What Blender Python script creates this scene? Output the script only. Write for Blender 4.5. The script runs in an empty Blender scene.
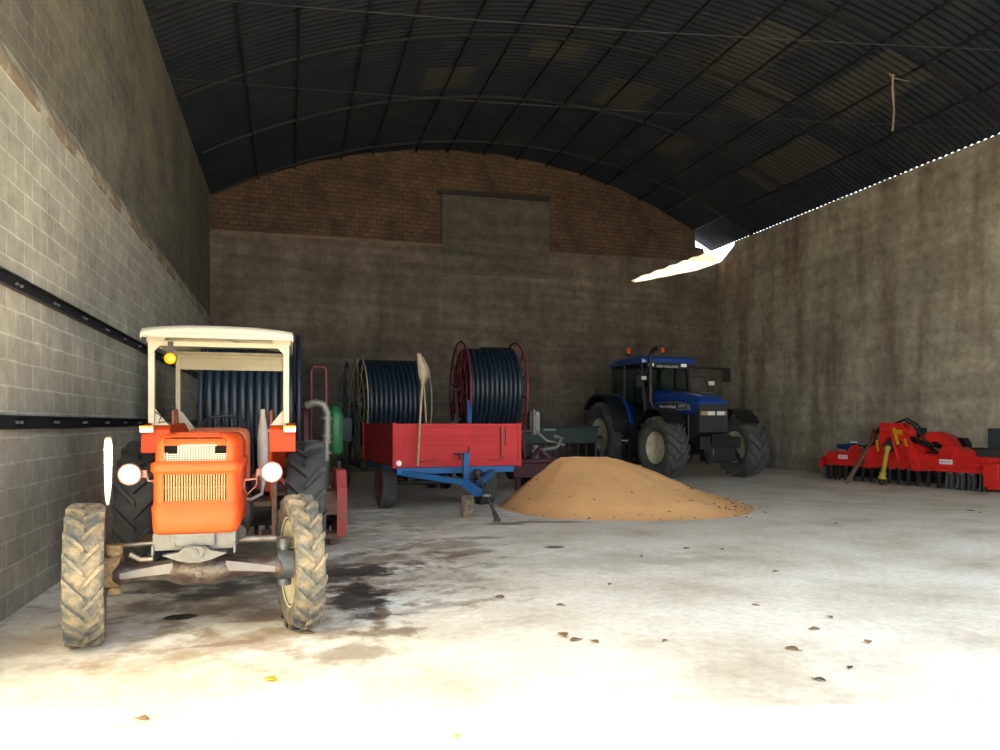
import bpy, math, random
from mathutils import Vector, Matrix, noise
random.seed(7)
PI = math.pi
col = bpy.context.scene.collection
R = math.radians
# ---------------------------------------------------------------- camera frame
TH = math.atan(210/750); CT, ST = math.cos(TH), math.sin(TH)
H = 1.5; HY = 423.0; F = 750.0
def W(X, Z):                      # camera lateral / depth -> world x, y
    return (X*CT + Z*ST, Z*CT - X*ST)
def G(px, py, z=0.0):             # point of a horizontal plane seen at that spot of the photo
    Z = F*(H-z)/(py-HY); return W((px-500)/F*Z, Z)
def WZ(px, Z): return W((px-500)/F*Z, Z)

# ---------------------------------------------------------------- materials
MATS = {}
FULL = ('orange_paint', 'cream_paint', 'chalky_cream', 'cream_rim', 'corn_grain', 'yard_ground', 'dark_roof_sheets', 'muddy_tyre', 'amber_lens', 'white_decal', 'clear_lens', 'orange_beacon_lens', 'yellow_leaf', 'bright_red_paint', 'blue_tractor_paint', 'ledge_mortar')
def nd(nt, t, **k):
    n = nt.nodes.new(t)
    for a, v in k.items():
        if a == 'inp':
            for kk, vv in v.items(): n.inputs[kk].default_value = vv
        else: setattr(n, a, v)
    return n
def lk(nt, a, b): nt.links.new(a, b)
def base_mat(name):
    m = bpy.data.materials.new(name); m.use_nodes = True
    nt = m.node_tree; b = nt.nodes['Principled BSDF']
    return m, nt, b
def mat(name, c, rough=.6, metal=0, c2=None, scale=6, amt=.5, bump=0, bscale=40, thr=(.4, .65), spec=.5, coat=0):
    if name in MATS: return MATS[name]
    k_ = .84 if name in FULL else .66
    c = tuple(v*k_ for v in c); c2 = c2 and tuple(v*k_ for v in c2)
    m, nt, b = base_mat(name)
    b.inputs['Roughness'].default_value = rough; b.inputs['Metallic'].default_value = metal
    b.inputs['Specular IOR Level'].default_value = spec
    if coat: b.inputs['Coat Weight'].default_value = coat
    b.inputs['Base Color'].default_value = (*c, 1)
    tc = nd(nt, 'ShaderNodeTexCoord')
    if c2:
        n = nd(nt, 'ShaderNodeTexNoise', inp={'Scale': scale, 'Detail': 7, 'Roughness': .65})
        lk(nt, tc.outputs['Object'], n.inputs['Vector'])
        mr = nd(nt, 'ShaderNodeMapRange', inp={'From Min': thr[0], 'From Max': thr[1], 'To Min': 0, 'To Max': amt})
        lk(nt, n.outputs['Fac'], mr.inputs['Value'])
        mx = nd(nt, 'ShaderNodeMix', data_type='RGBA')
        mx.inputs['A'].default_value = (*c, 1); mx.inputs['B'].default_value = (*c2, 1)
        lk(nt, mr.outputs['Result'], mx.inputs['Factor']); lk(nt, mx.outputs['Result'], b.inputs['Base Color'])
    if bump:
        n2 = nd(nt, 'ShaderNodeTexNoise', inp={'Scale': bscale, 'Detail': 5})
        lk(nt, tc.outputs['Object'], n2.inputs['Vector'])
        bp = nd(nt, 'ShaderNodeBump', inp={'Strength': bump, 'Distance': .02})
        lk(nt, n2.outputs['Fac'], bp.inputs['Height']); lk(nt, bp.outputs['Normal'], b.inputs['Normal'])
    MATS[name] = m; return m

orange = mat('orange_paint', (.6, .055, .004), .55, spec=.3, c2=(.55, .07, .02), scale=5, amt=.5, thr=(.5, .75))
orange_dull = mat('orange_paint_faded', (.5, .12, .05), .6, c2=(.25, .1, .06), scale=9, amt=.6)
cream = mat('cream_paint', (.46, .41, .31), .55, c2=(.3, .26, .18), scale=6, amt=.45, thr=(.5, .75))
cream_rim = mat('cream_rim', (.62, .6, .42), .6, c2=(.35, .28, .16), scale=7, amt=.5)
tyre_m = mat('tyre_rubber', (.035, .037, .04), .8, c2=(.09, .085, .075), scale=5, amt=.6, bump=.2)
tyre_mud = mat('muddy_tyre', (.085, .09, .085), .9, c2=(.25, .2, .13), scale=8, amt=.9, thr=(.42, .62), bump=.5, bscale=60)
tyre_grey = mat('dusty_tyre', (.075, .08, .08), .85, c2=(.16, .15, .13), scale=6, amt=.6, bump=.2)
iron_dark = mat('dark_iron', (.03, .03, .033), .55, .3, c2=(.08, .06, .045), scale=9, amt=.6, bump=.2)
iron_grey = mat('grey_iron', (.12, .127, .13), .5, .2, c2=(.1, .09, .08), scale=10, amt=.6, bump=.15)
axle_m = mat('oily_axle', (.05, .03, .03), .35, .2, c2=(.2, .17, .14), scale=7, amt=.8, thr=(.45, .65), bump=.3)
mud = mat('dried_mud', (.38, .26, .13), .95, c2=(.1, .08, .06), scale=14, amt=.8, bump=.7, bscale=30)
rust = mat('rusty_steel', (.13, .065, .04), .85, c2=(.22, .12, .07), scale=12, amt=.7, bump=.3)
silver = mat('silver_steel', (.55, .55, .55), .35, .8)
muffler_m = mat('weathered_muffler', (.27, .25, .25), .75, .1, c2=(.2, .15, .13), scale=12, amt=.6)
hose_m = mat('black_hose', (.01, .022, .042), .4, c2=(.02, .036, .06), scale=5, amt=.5)
redp = mat('red_paint', (.6, .035, .042), .7, spec=.25, c2=(.36, .03, .025), scale=4, amt=.6, thr=(.42, .7))
redh = mat('bright_red_paint', (.72, .022, .016), .38, c2=(.5, .02, .015), scale=4, amt=.5)
redold = mat('worn_red_paint', (.42, .03, .025), .6, c2=(.2, .1, .06), scale=9, amt=.6, thr=(.45, .65))
maroon = mat('maroon_paint', (.13, .018, .028), .6, c2=(.07, .02, .02), scale=6, amt=.6)
bluef = mat('blue_frame_paint', (.006, .11, .32), .6, spec=.3, c2=(.06, .1, .14), scale=8, amt=.6, thr=(.48, .7))
bluet = mat('blue_tractor_paint', (.008, .06, .33), .28, c2=(.01, .04, .2), scale=2, amt=.4, coat=.4)
blackp = mat('black_plastic', (.012, .013, .016), .5)
grillem = mat('dark_grille', (.035, .036, .04), .6)
greenp = mat('green_paint', (.008, .15, .045), .5, c2=(.01, .1, .03), scale=5, amt=.5)
greend = mat('dark_green_paint', (.006, .03, .025), .5, c2=(.012, .022, .024), scale=5, amt=.6)
pipe_m = mat('galvanised_pipe', (.3, .3, .27), .5, .4, c2=(.18, .16, .12), scale=9, amt=.6)
navy = mat('navy_paint', (.012, .022, .055), .5)
wood = mat('pale_wood', (.5, .37, .22), .75, c2=(.32, .22, .12), scale=8, amt=.6)
woodd = mat('grey_brown_wood', (.24, .17, .12), .85, c2=(.13, .09, .06), scale=8, amt=.7)
bark = mat('log_bark', (.2, .14, .09), .95, c2=(.4, .33, .24), scale=14, amt=.8, bump=.8, bscale=25)
amber = mat('amber_lens', (.95, .42, .01), .25)
redlens = mat('orange_beacon_lens', (.8, .09, .01), .2)
white_l = mat('clear_lens', (.85, .85, .83), .15, spec=.8)
whitep = mat('white_decal', (.8, .8, .8), .5)
slate = mat('slate_green_plate', (.045, .075, .08), .5, c2=(.08, .1, .1), scale=5, amt=.5)
yel = mat('yellow_plastic', (.62, .42, .03), .5, c2=(.35, .25, .06), scale=9, amt=.5)
yelp = mat('yellow_paint', (.8, .38, .01), .45)
rope_m = mat('old_rope', (.4, .33, .24), .9)
cable_m = mat('steel_cable', (.05, .05, .055), .6, .3)
seat_m = mat('black_vinyl', (.02, .02, .022), .6)

def glass_mat():
    m, nt, b = base_mat('tinted_cab_glass')
    b.inputs['Base Color'].default_value = (.62, .75, .75, 1); b.inputs['Roughness'].default_value = .02
    b.inputs['Transmission Weight'].default_value = 1; b.inputs['IOR'].default_value = 1.05
    b.inputs['Specular IOR Level'].default_value = .9
    return m
glass = glass_mat()
def emis(name, c, s):
    m, nt, b = base_mat(name)
    b.inputs['Base Color'].default_value = (*c, 1)
    b.inputs['Emission Color'].default_value = (*c, 1); b.inputs['Emission Strength'].default_value = s
    b.inputs['Roughness'].default_value = .15
    return m
lamp_lit = emis('lit_headlamp_glass', (1, .96, .84), .35)

# ---------------------------------------------------------------- mesh builder
class MB:
    def __init__(s): s.v = []; s.f = []; s.sm = []; s.mi = []; s.cm = 0
    def add(s, vs, fs, smooth=False):
        o = len(s.v); s.v += [tuple(v) for v in vs]
        for f in fs: s.f.append([o+i for i in f]); s.sm.append(smooth); s.mi.append(s.cm)
        return s
    def box(s, c, d, rot=None, taper=1):
        hx, hy, hz = d[0]/2, d[1]/2, d[2]/2
        vs = []
        for z, t in ((-hz, 1), (hz, taper)):
            for x, y in ((-hx, -hy), (hx, -hy), (hx, hy), (-hx, hy)):
                v = Vector((x*t, y*t, z))
                if rot: v = rot @ v
                vs.append(v+Vector(c))
        return s.add(vs, [(3, 2, 1, 0), (4, 5, 6, 7), (0, 1, 5, 4), (1, 2, 6, 5), (2, 3, 7, 6), (3, 0, 4, 7)])
    def b6(s, x0, x1, y0, y1, z0, z1): return s.box(((x0+x1)/2, (y0+y1)/2, (z0+z1)/2), (abs(x1-x0), abs(y1-y0), abs(z1-z0)))
    def bar(s, p0, p1, w, h):      # rectangular bar between two points
        p0, p1 = Vector(p0), Vector(p1); d = p1-p0; L = d.length
        q = d.to_track_quat('Z', 'Y') if abs(d.normalized().z) < .99 else Matrix.Identity(3).to_quaternion()
        if abs(d.normalized().z) < .99:
            zz = d.normalized(); xx = Vector((0, 0, 1)).cross(zz).normalized(); yy = zz.cross(xx)
            m = Matrix((xx, yy, zz)).transposed()
        else: m = Matrix.Identity(3)
        return s.box((p0+p1)/2, (w, h, L), m)
    def cyl(s, p0, p1, r0, r1=None, n=16, caps=True):
        r1 = r0 if r1 is None else r1
        p0, p1 = Vector(p0), Vector(p1); d = (p1-p0).normalized()
        a = d.orthogonal().normalized(); b = d.cross(a)
        A = [p0+(a*math.cos(2*PI*i/n)+b*math.sin(2*PI*i/n))*r0 for i in range(n)]
        B = [p1+(a*math.cos(2*PI*i/n)+b*math.sin(2*PI*i/n))*r1 for i in range(n)]
        s.add(A+B, [(i, (i+1) % n, n+(i+1) % n, n+i) for i in range(n)], True)
        if caps:
            s.add(A, [list(range(n))[::-1]]); s.add(B, [list(range(n))])
        return s
    def tube(s, pts, r, n=8, closed=False):
        pts = [Vector(p) for p in pts]; k = len(pts); rings = []
        up = None
        for i, p in enumerate(pts):
            if closed: d = pts[(i+1) % k]-pts[i-1]
            else: d = pts[min(i+1, k-1)]-pts[max(i-1, 0)]
            d.normalize()
            if up is None: up = d.orthogonal().normalized()
            a = (up-d*up.dot(d)).normalized(); up = a; b = d.cross(a)
            rr = r[i] if isinstance(r, (list, tuple)) else r
            rings.append([p+(a*math.cos(2*PI*j/n)+b*math.sin(2*PI*j/n))*rr for j in range(n)])
        return s.loft(rings, closed, not closed)
    def loft(s, rings, closed_path=False, cap=True, closed_ring=True, smooth=True):
        n = len(rings[0]); k = len(rings); vs = [v for r in rings for v in r]; fs = []
        for i in range(k if closed_path else k-1):
            for j in range(n if closed_ring else n-1):
                i2 = (i+1) % k; j2 = (j+1) % n
                fs.append((i*n+j, i*n+j2, i2*n+j2, i2*n+j))
        s.add(vs, fs, smooth)
        if cap and not closed_path:
            s.add(rings[0], [list(range(n))[::-1]]); s.add(rings[-1], [list(range(n))])
        return s
    def lathe(s, prof, c=(0, 0, 0), axis='x', n=32, closed_prof=False, smooth=True):
        rings = []                       # prof: (along axis, radius)
        for i in range(n):
            t = 2*PI*i/n; ring = []
            for a, r in prof:
                if axis == 'x': ring.append((c[0]+a, c[1]-r*math.cos(t), c[2]+r*math.sin(t)))
                elif axis == 'y': ring.append((c[0]+r*math.cos(t), c[1]+a, c[2]+r*math.sin(t)))
                else: ring.append((c[0]+r*math.cos(t), c[1]+r*math.sin(t), c[2]+a))
            rings.append(ring)
        return s.loft(rings, True, False, closed_prof, smooth)
    def prism(s, poly, axis, a, b, smooth=False):
        def P(u, v, w):
            return {'x': (w, u, v), 'y': (u, w, v), 'z': (u, v, w)}[axis]
        n = len(poly); A = [P(u, v, a) for u, v in poly]; B = [P(u, v, b) for u, v in poly]
        s.add(A+B, [(i, (i+1) % n, n+(i+1) % n, n+i) for i in range(n)], smooth)
        s.add(A, [list(range(n))[::-1]]); s.add(B, [list(range(n))]); return s
    def build(s, name, m, parent=None, bevel=0, solid=0, seg=2, kind=None):
        me = bpy.data.meshes.new(name); me.from_pydata(s.v, [], s.f)
        ms = m if isinstance(m, (list, tuple)) else [m]
        for x in ms: me.materials.append(x)
        me.polygons.foreach_set('use_smooth', s.sm); me.polygons.foreach_set('material_index', s.mi)
        me.update()
        import bmesh
        bm = bmesh.new(); bm.from_mesh(me); bmesh.ops.recalc_face_normals(bm, faces=bm.faces); bm.to_mesh(me); bm.free()
        o = bpy.data.objects.new(name, me); col.objects.link(o)
        if parent: o.parent = parent
        if solid:
            md = o.modifiers.new('solid', 'SOLIDIFY'); md.thickness = solid; md.offset = 0
        if bevel:
            md = o.modifiers.new('bevel', 'BEVEL'); md.width = bevel; md.segments = seg; md.limit_method = 'ANGLE'; md.angle_limit = R(40)
        if kind: o['kind'] = kind
        return o
def tag(o, label, cat, group=None, kind=None):
    o['label'] = label; o['category'] = cat
    if group: o['group'] = group
    if kind: o['kind'] = kind
    return o
def thing(name, label, cat, loc=(0, 0, 0), rz=0, group=None, scale=1):
    o = bpy.data.objects.new(name, None); col.objects.link(o)
    o.location = loc; o.rotation_euler = (0, 0, rz); o.scale = (scale,)*3
    o.empty_display_size = .1
    return tag(o, label, cat, group)
def text_mesh(txt, size, depth, m, parent, name='lettering', mtx=None):
    cu = bpy.data.curves.new('t', 'FONT'); cu.body = txt; cu.size = size; cu.extrude = depth
    cu.align_x = 'CENTER'; cu.align_y = 'CENTER'
    t = bpy.data.objects.new('t', cu); col.objects.link(t)
    dg = bpy.context.evaluated_depsgraph_get()
    me = bpy.data.meshes.new_from_object(t.evaluated_get(dg))
    bpy.data.objects.remove(t); bpy.data.curves.remove(cu)
    if mtx: me.transform(mtx)
    me.materials.clear(); me.materials.append(m); me.name = name
    o = bpy.data.objects.new(name, me); col.objects.link(o); o.parent = parent
    return o
def arc(c, r, a0, a1, n, f=lambda a, r, c: (c[0]+r*math.cos(a), c[1]+r*math.sin(a))):
    return [f(a0+(a1-a0)*i/n, r, c) for i in range(n+1)]

# ---------------------------------------------------------------- wheels
def lug(mb, Rr, Wd, side, a0, da, wa, h, c, flip=1):
    """one tread bar running from the centre line over the shoulder"""
    segs = 5; rings = []
    for i in range(segs+1):
        t = i/segs
        x = (-.04+t*1.0)*Wd/2
        ang = a0+da*t
        top = Rr - (.035*Wd if t > .75 else 0)*(t-.75)*4 - .02*Wd*t*t
        bot = Rr-h-.22*Wd*max(0, t-.8)*2.2 - .02*Wd*t
        if i == segs: x = Wd/2*.985; top = Rr-.10*Wd
        w = wa*(1+.35*t)/2
        ring = []
        for (rr, s_) in ((bot, -1), (top, -.72), (top, .72), (bot, 1)):
            a = ang+s_*w
            ring.append((c[0]+side*x, c[1]-rr*math.cos(a), c[2]+rr*math.sin(a)))
        rings.append(ring)
    mb.loft(rings, smooth=False)
def make_tyre(parent, c, Rr, Wd, rr, n, m, h=None):
    h = h or Rr*.07; R0 = Rr-h; w = Wd/2
    mb = MB()
    prof = [(-w*.72, rr-.005), (-w*.78, rr+.015), (-w*.97, rr+(R0-rr)*.38), (-w*1.0, rr+(R0-rr)*.62), (-w*.93, R0-.09*Wd), (-w*.8, R0-.03*Wd), (-w*.4, R0), (0, R0+.004),
            (w*.4, R0), (w*.8, R0-.03*Wd), (w*.93, R0-.09*Wd), (w*1.0, rr+(R0-rr)*.62), (w*.97, rr+(R0-rr)*.38), (w*.78, rr+.015), (w*.72, rr-.005)]
    mb.lathe(prof, c, n=56, closed_prof=False)
    for k in range(n):
        a = 2*PI*k/n
        lug(mb, Rr, Wd, 1, a, .9*Wd/Rr*.62, .5*PI/n*.95, h+.012, c)
        lug(mb, Rr, Wd, -1, a+PI/n, .9*Wd/Rr*.62, .5*PI/n*.95, h+.012, c)
    return mb.build('tyre', m, parent)
def make_wheel(parent, c, Rr, Wd, rr, n, rim_m, tyre_mat, out=1, steer=0, dish=.25, name='wheel', hub=True, lugs=True):
    """rim disc (part) with its tyre (sub-part); out = +1 when the outer face looks to +x"""
    mb = MB(); w = Wd*.36; d = dish*Wd*out
    ro = [(-w-.01, rr+.022), (-w, rr), (-w*.6, rr-.015), (-w*.3, rr-.045), (w*.3, rr-.045), (w*.6, rr-.015), (w, rr), (w+.01, rr+.022)]
    mb.lathe(ro, (0, 0, 0), n=48)
    dx = d
    disc = [(dx, .0), (dx, rr*.28), (dx-.25*d, rr*.42), (-.2*d, rr*.8), (-.2*d, rr-.04)]
    mb.lathe(disc, (0, 0, 0), n=40)
    mb.lathe([(a-.012*out, r) for a, r in disc], (0, 0, 0), n=40)
    if hub:
        mb.cyl((dx, 0, 0), (dx+.07*out, 0, 0), rr*.2, rr*.16, 20)
        for k in range(8):
            a = 2*PI*k/8; y, z = rr*.24*math.cos(a), rr*.24*math.sin(a)
            mb.cyl((dx, y, z), (dx+.03*out, y, z), .014, n=6)
    o = mb.build(name, rim_m, parent); o.location = c; o.rotation_euler = (0, 0, steer)
    t = make_tyre(o, (0, 0, 0), Rr, Wd, rr, n, tyre_mat) if lugs else None
    if not lugs:
        m2 = MB(); w2 = Wd/2
        m2.lathe([(-w2*.7, rr-.005), (-w2*.97, rr+(Rr-rr)*.35), (-w2, rr+(Rr-rr)*.6), (-w2*.85, Rr-.02), (-w2*.6, Rr), (-w2*.56, Rr-.012), (-w2*.5, Rr-.012), (-w2*.46, Rr+.001), (-w2*.1, Rr+.002), (-w2*.06, Rr-.012),
                  (w2*.06, Rr-.012), (w2*.1, Rr+.002), (w2*.46, Rr+.001), (w2*.5, Rr-.012), (w2*.56, Rr-.012), (w2*.6, Rr), (w2*.85, Rr-.02), (w2, rr+(Rr-rr)*.6), (w2*.97, rr+(Rr-rr)*.35), (w2*.7, rr-.005)], n=48)
        m2.build('tyre', tyre_mat, o)
    return o

# =================================================================== SETTING
XL, XR = -2.1, 15.5
YB0, YB1 = 22.9, 25.0              # back wall, left and right corner
YF = 1.8                          # open front
ZS = 8.1                           # spring of the roof
def yb(x): return YB0+(YB1-YB0)*(x-XL)/(XR-XL)
XC = (XL+XR)/2; HALF = (XR-XL)/2; RISE = 2.3
RAD = (HALF**2+RISE**2)/(2*RISE)
def zroof(x): return ZS+RISE-RAD+math.sqrt(RAD**2-(x-XC)**2)

def floor_material():
    m, nt, b = base_mat('concrete_floor')
    tc = nd(nt, 'ShaderNodeTexCoord'); P = tc.outputs['Object']
    n1 = nd(nt, 'ShaderNodeTexNoise', inp={'Scale': .9, 'Detail': 8, 'Roughness': .62}); lk(nt, P, n1.inputs['Vector'])
    r1 = nd(nt, 'ShaderNodeValToRGB'); lk(nt, n1.outputs['Fac'], r1.inputs['Fac'])
    e = r1.color_ramp.elements; e[0].position = .3; e[0].color = (.5, .43, .34, 1); e[1].position = .62; e[1].color = (.78, .745, .67, 1)
    x = e.new(.47); x.color = (.68, .63, .54, 1)
    n2 = nd(nt, 'ShaderNodeTexNoise', inp={'Scale': 14, 'Detail': 6, 'Roughness': .7}); lk(nt, P, n2.inputs['Vector'])
    m2 = nd(nt, 'ShaderNodeMapRange', inp={'From Min': .3, 'From Max': .7, 'To Min': .8, 'To Max': 1.12}); lk(nt, n2.outputs['Fac'], m2.inputs['Value'])
    mul = nd(nt, 'ShaderNodeVectorMath', operation='SCALE'); lk(nt, r1.outputs['Color'], mul.inputs[0]); lk(nt, m2.outputs['Result'], mul.inputs['Scale'])
    cur = mul.outputs['Vector']
    # distorted coordinates for stains with a ragged outline
    nz = nd(nt, 'ShaderNodeTexNoise', inp={'Scale': 3.2, 'Detail': 6, 'Roughness': .65}); lk(nt, P, nz.inputs['Vector'])
    def stain(cx, cy, rx, ry, rot, colr, amt, soft=.45, ds=.5):
        nonlocal cur
        mp = nd(nt, 'ShaderNodeMapping', vector_type='TEXTURE'); mp.inputs['Location'].default_value = (cx, cy, 0)
        mp.inputs['Rotation'].default_value = (0, 0, rot); mp.inputs['Scale'].default_value = (rx, ry, 1e6)
        lk(nt, P, mp.inputs['Vector'])
        ln = nd(nt, 'ShaderNodeVectorMath', operation='LENGTH'); lk(nt, mp.outputs['Vector'], ln.inputs[0])
        ad = nd(nt, 'ShaderNodeMath', operation='MULTIPLY_ADD', inp={1: ds*5}); lk(nt, nz.outputs['Fac'], ad.inputs[0]); lk(nt, ln.outputs['Value'], ad.inputs[2])
        mr = nd(nt, 'ShaderNodeMapRange', interpolation_type='SMOOTHSTEP', inp={'From Min': 1+ds*2.5-soft, 'From Max': 1+ds*2.5+soft*.3, 'To Min': amt, 'To Max': 0})
        lk(nt, ad.outputs['Value'], mr.inputs['Value'])
        mx = nd(nt, 'ShaderNodeMix', data_type='RGBA'); mx.inputs['B'].default_value = (*colr, 1)
        lk(nt, cur, mx.inputs['A']); lk(nt, mr.outputs['Result'], mx.inputs['Factor']); cur = mx.outputs['Result']
    DB = (.05, .035, .028); BR = (.17, .105, .06)
    def st(px, py, rx, ry, rot=0, c=DB, amt=.8, soft=.45, ds=.5):
        g = G(px, py); stain(g[0], g[1], rx, ry, rot, c, amt, soft, ds)
    st(300, 585, 1.7, 1.3, 0, BR, .55, .8, .9)
    st(250, 600, 1.4, .9, 0, BR, .5, .8, .9)
    st(180, 617, .13, .1, 0, (.012, .012, .014), 1, .2, .12)
    st(215, 592, .38, .3, .2, (.06, .05, .045), .8, .6)
    st(150, 567, .35, .25, 0, (.05, .045, .04), .7, .6)
    st(338, 578, .5, .22, .3, DB, .85, .5)
    st(362, 590, .12, .55, .1, DB, .85, .5)
    st(380, 612, .1, .6, -.12, BR, .85, .5)
    st(370, 560, 1.2, .5, 0, BR, .6, .7, .8)
    st(340, 655, .45, .2, .2, BR, .55, .6, .8)
    st(215, 645, .3, .06, .1, BR, .7, .4)
    st(440, 545, .7, .35, 0, BR, .5, .6, .8)
    st(470, 552, .35, .25, 0, BR, .6, .6)
    st(548, 522, .75, .11, -.25, (.07, .06, .05), .8, .5, .4)
    st(505, 524, .3, .12, -.2, (.06, .05, .045), .8, .4, .4)
    st(554, 547, .14, .11, 0, (.04, .035, .03), .9, .3, .2)
    st(440, 606, .5, .1, .3, BR, .45, .5)
    st(330, 540, 1.6, 1.6, 0, BR, .4, .8, .8)
    st(60, 640, .9, .5, 0, (.3, .2, .11), .5, .8, .9)
    st(480, 538, .3, .15, 0, (.08, .07, .06), .5)
    st(330, 510, 1.0, 2.2, 0, BR, .5, .8, .8)
    st(360, 600, .28, .75, .1, (.035, .025, .02), .9, .5, .6)
    st(345, 572, .75, .35, 0, (.04, .03, .022), .9, .5, .6)
    st(420, 520, 1.6, 1.0, 0, (.3, .24, .17), .5, .9, .8)
    st(250, 640, .9, .35, .2, (.3, .2, .11), .6, .7, .8)
    st(610, 560, 1.4, .7, 0, (.42, .4, .35), .5, .9, .8)
    st(200, 580, 1.0, .6, 0, (.09, .07, .055), .6, .8, .8)
    st(390, 632, .3, .12, 0, BR, .8, .5, .6)
    st(160, 700, .5, .8, 0, (.4, .3, .17), .4, .8, .9)
    lk(nt, cur, b.inputs['Base Color'])
    rr = nd(nt, 'ShaderNodeMapRange', inp={'From Min': .35, 'From Max': .65, 'To Min': .55, 'To Max': .85}); lk(nt, n1.outputs['Fac'], rr.inputs['Value']); lk(nt, rr.outputs['Result'], b.inputs['Roughness'])
    ns = nd(nt, 'ShaderNodeTexNoise', inp={'Scale': 5, 'Detail': 9, 'Roughness': .6}); lk(nt, P, ns.inputs['Vector'])
    bp = nd(nt, 'ShaderNodeBump', inp={'Strength': .25, 'Distance': .03}); lk(nt, ns.outputs['Fac'], bp.inputs['Height']); lk(nt, bp.outputs['Normal'], b.inputs['Normal'])
    return m

def masonry(name, ax, bw, bh, mortar, c1, c2, cm, blotch, bamt, off=.5, bump=.4, msm=.1):
    """blocks laid in the plane (ax, z) with large blotches over them"""
    m, nt, b = base_mat(name)
    tc = nd(nt, 'ShaderNodeTexCoord'); sp = nd(nt, 'ShaderNodeSeparateXYZ'); lk(nt, tc.outputs['Object'], sp.inputs[0])
    cb = nd(nt, 'ShaderNodeCombineXYZ'); lk(nt, sp.outputs[ax], cb.inputs[0]); lk(nt, sp.outputs['Z'], cb.inputs[1])
    nz = nd(nt, 'ShaderNodeTexNoise', inp={'Scale': 2.5, 'Detail': 4}); lk(nt, cb.outputs[0], nz.inputs['Vector'])
    wv = nd(nt, 'ShaderNodeVectorMath', operation='MULTIPLY_ADD'); wv.inputs[1].default_value = (.03, .03, 0)
    lk(nt, nz.outputs['Color'], wv.inputs[0]); lk(nt, cb.outputs[0], wv.inputs[2])
    bk = nd(nt, 'ShaderNodeTexBrick', offset=off); bk.inputs['Scale'].default_value = 1
    bk.inputs['Brick Width'].default_value = bw; bk.inputs['Row Height'].default_value = bh
    bk.inputs['Mortar Size'].default_value = mortar; bk.inputs['Mortar Smooth'].default_value = msm
    bk.inputs['Color1'].default_value = (*c1, 1); bk.inputs['Color2'].default_value = (*c2, 1); bk.inputs['Mortar'].default_value = (*cm, 1)
    lk(nt, wv.outputs[0], bk.inputs['Vector'])
    n1 = nd(nt, 'ShaderNodeTexNoise', inp={'Scale': .8, 'Detail': 9, 'Roughness': .7}); lk(nt, tc.outputs['Object'], n1.inputs['Vector'])
    mr = nd(nt, 'ShaderNodeMapRange', inp={'From Min': .42, 'From Max': .68, 'To Min': 0, 'To Max': bamt}); lk(nt, n1.outputs['Fac'], mr.inputs['Value'])
    mx = nd(nt, 'ShaderNodeMix', data_type='RGBA'); lk(nt, bk.outputs['Color'], mx.inputs['A']); mx.inputs['B'].default_value = (*blotch, 1); lk(nt, mr.outputs['Result'], mx.inputs['Factor'])
    n3 = nd(nt, 'ShaderNodeTexNoise', inp={'Scale': 4, 'Detail': 10, 'Roughness': .78}); lk(nt, tc.outputs['Object'], n3.inputs['Vector'])
    m3 = nd(nt, 'ShaderNodeMapRange', inp={'From Min': .3, 'From Max': .7, 'To Min': .7, 'To Max': 1.25}); lk(nt, n3.outputs['Fac'], m3.inputs['Value'])
    mul = nd(nt, 'ShaderNodeVectorMath', operation='SCALE'); lk(nt, mx.outputs['Result'], mul.inputs[0]); lk(nt, m3.outputs['Result'], mul.inputs['Scale'])
    lk(nt, mul.outputs['Vector'], b.inputs['Base Color']); b.inputs['Roughness'].default_value = .92
    b.inputs['Specular IOR Level'].default_value = .2
    hs = nd(nt, 'ShaderNodeMath', operation='MULTIPLY_ADD', inp={1: -1.5}); lk(nt, bk.outputs['Fac'], hs.inputs[0]); lk(nt, n3.outputs['Fac'], hs.inputs[2])
    bp = nd(nt, 'ShaderNodeBump', inp={'Strength': bump, 'Distance': .015}); lk(nt, hs.outputs['Value'], bp.inputs['Height']); lk(nt, bp.outputs['Normal'], b.inputs['Normal'])
    return m
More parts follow.
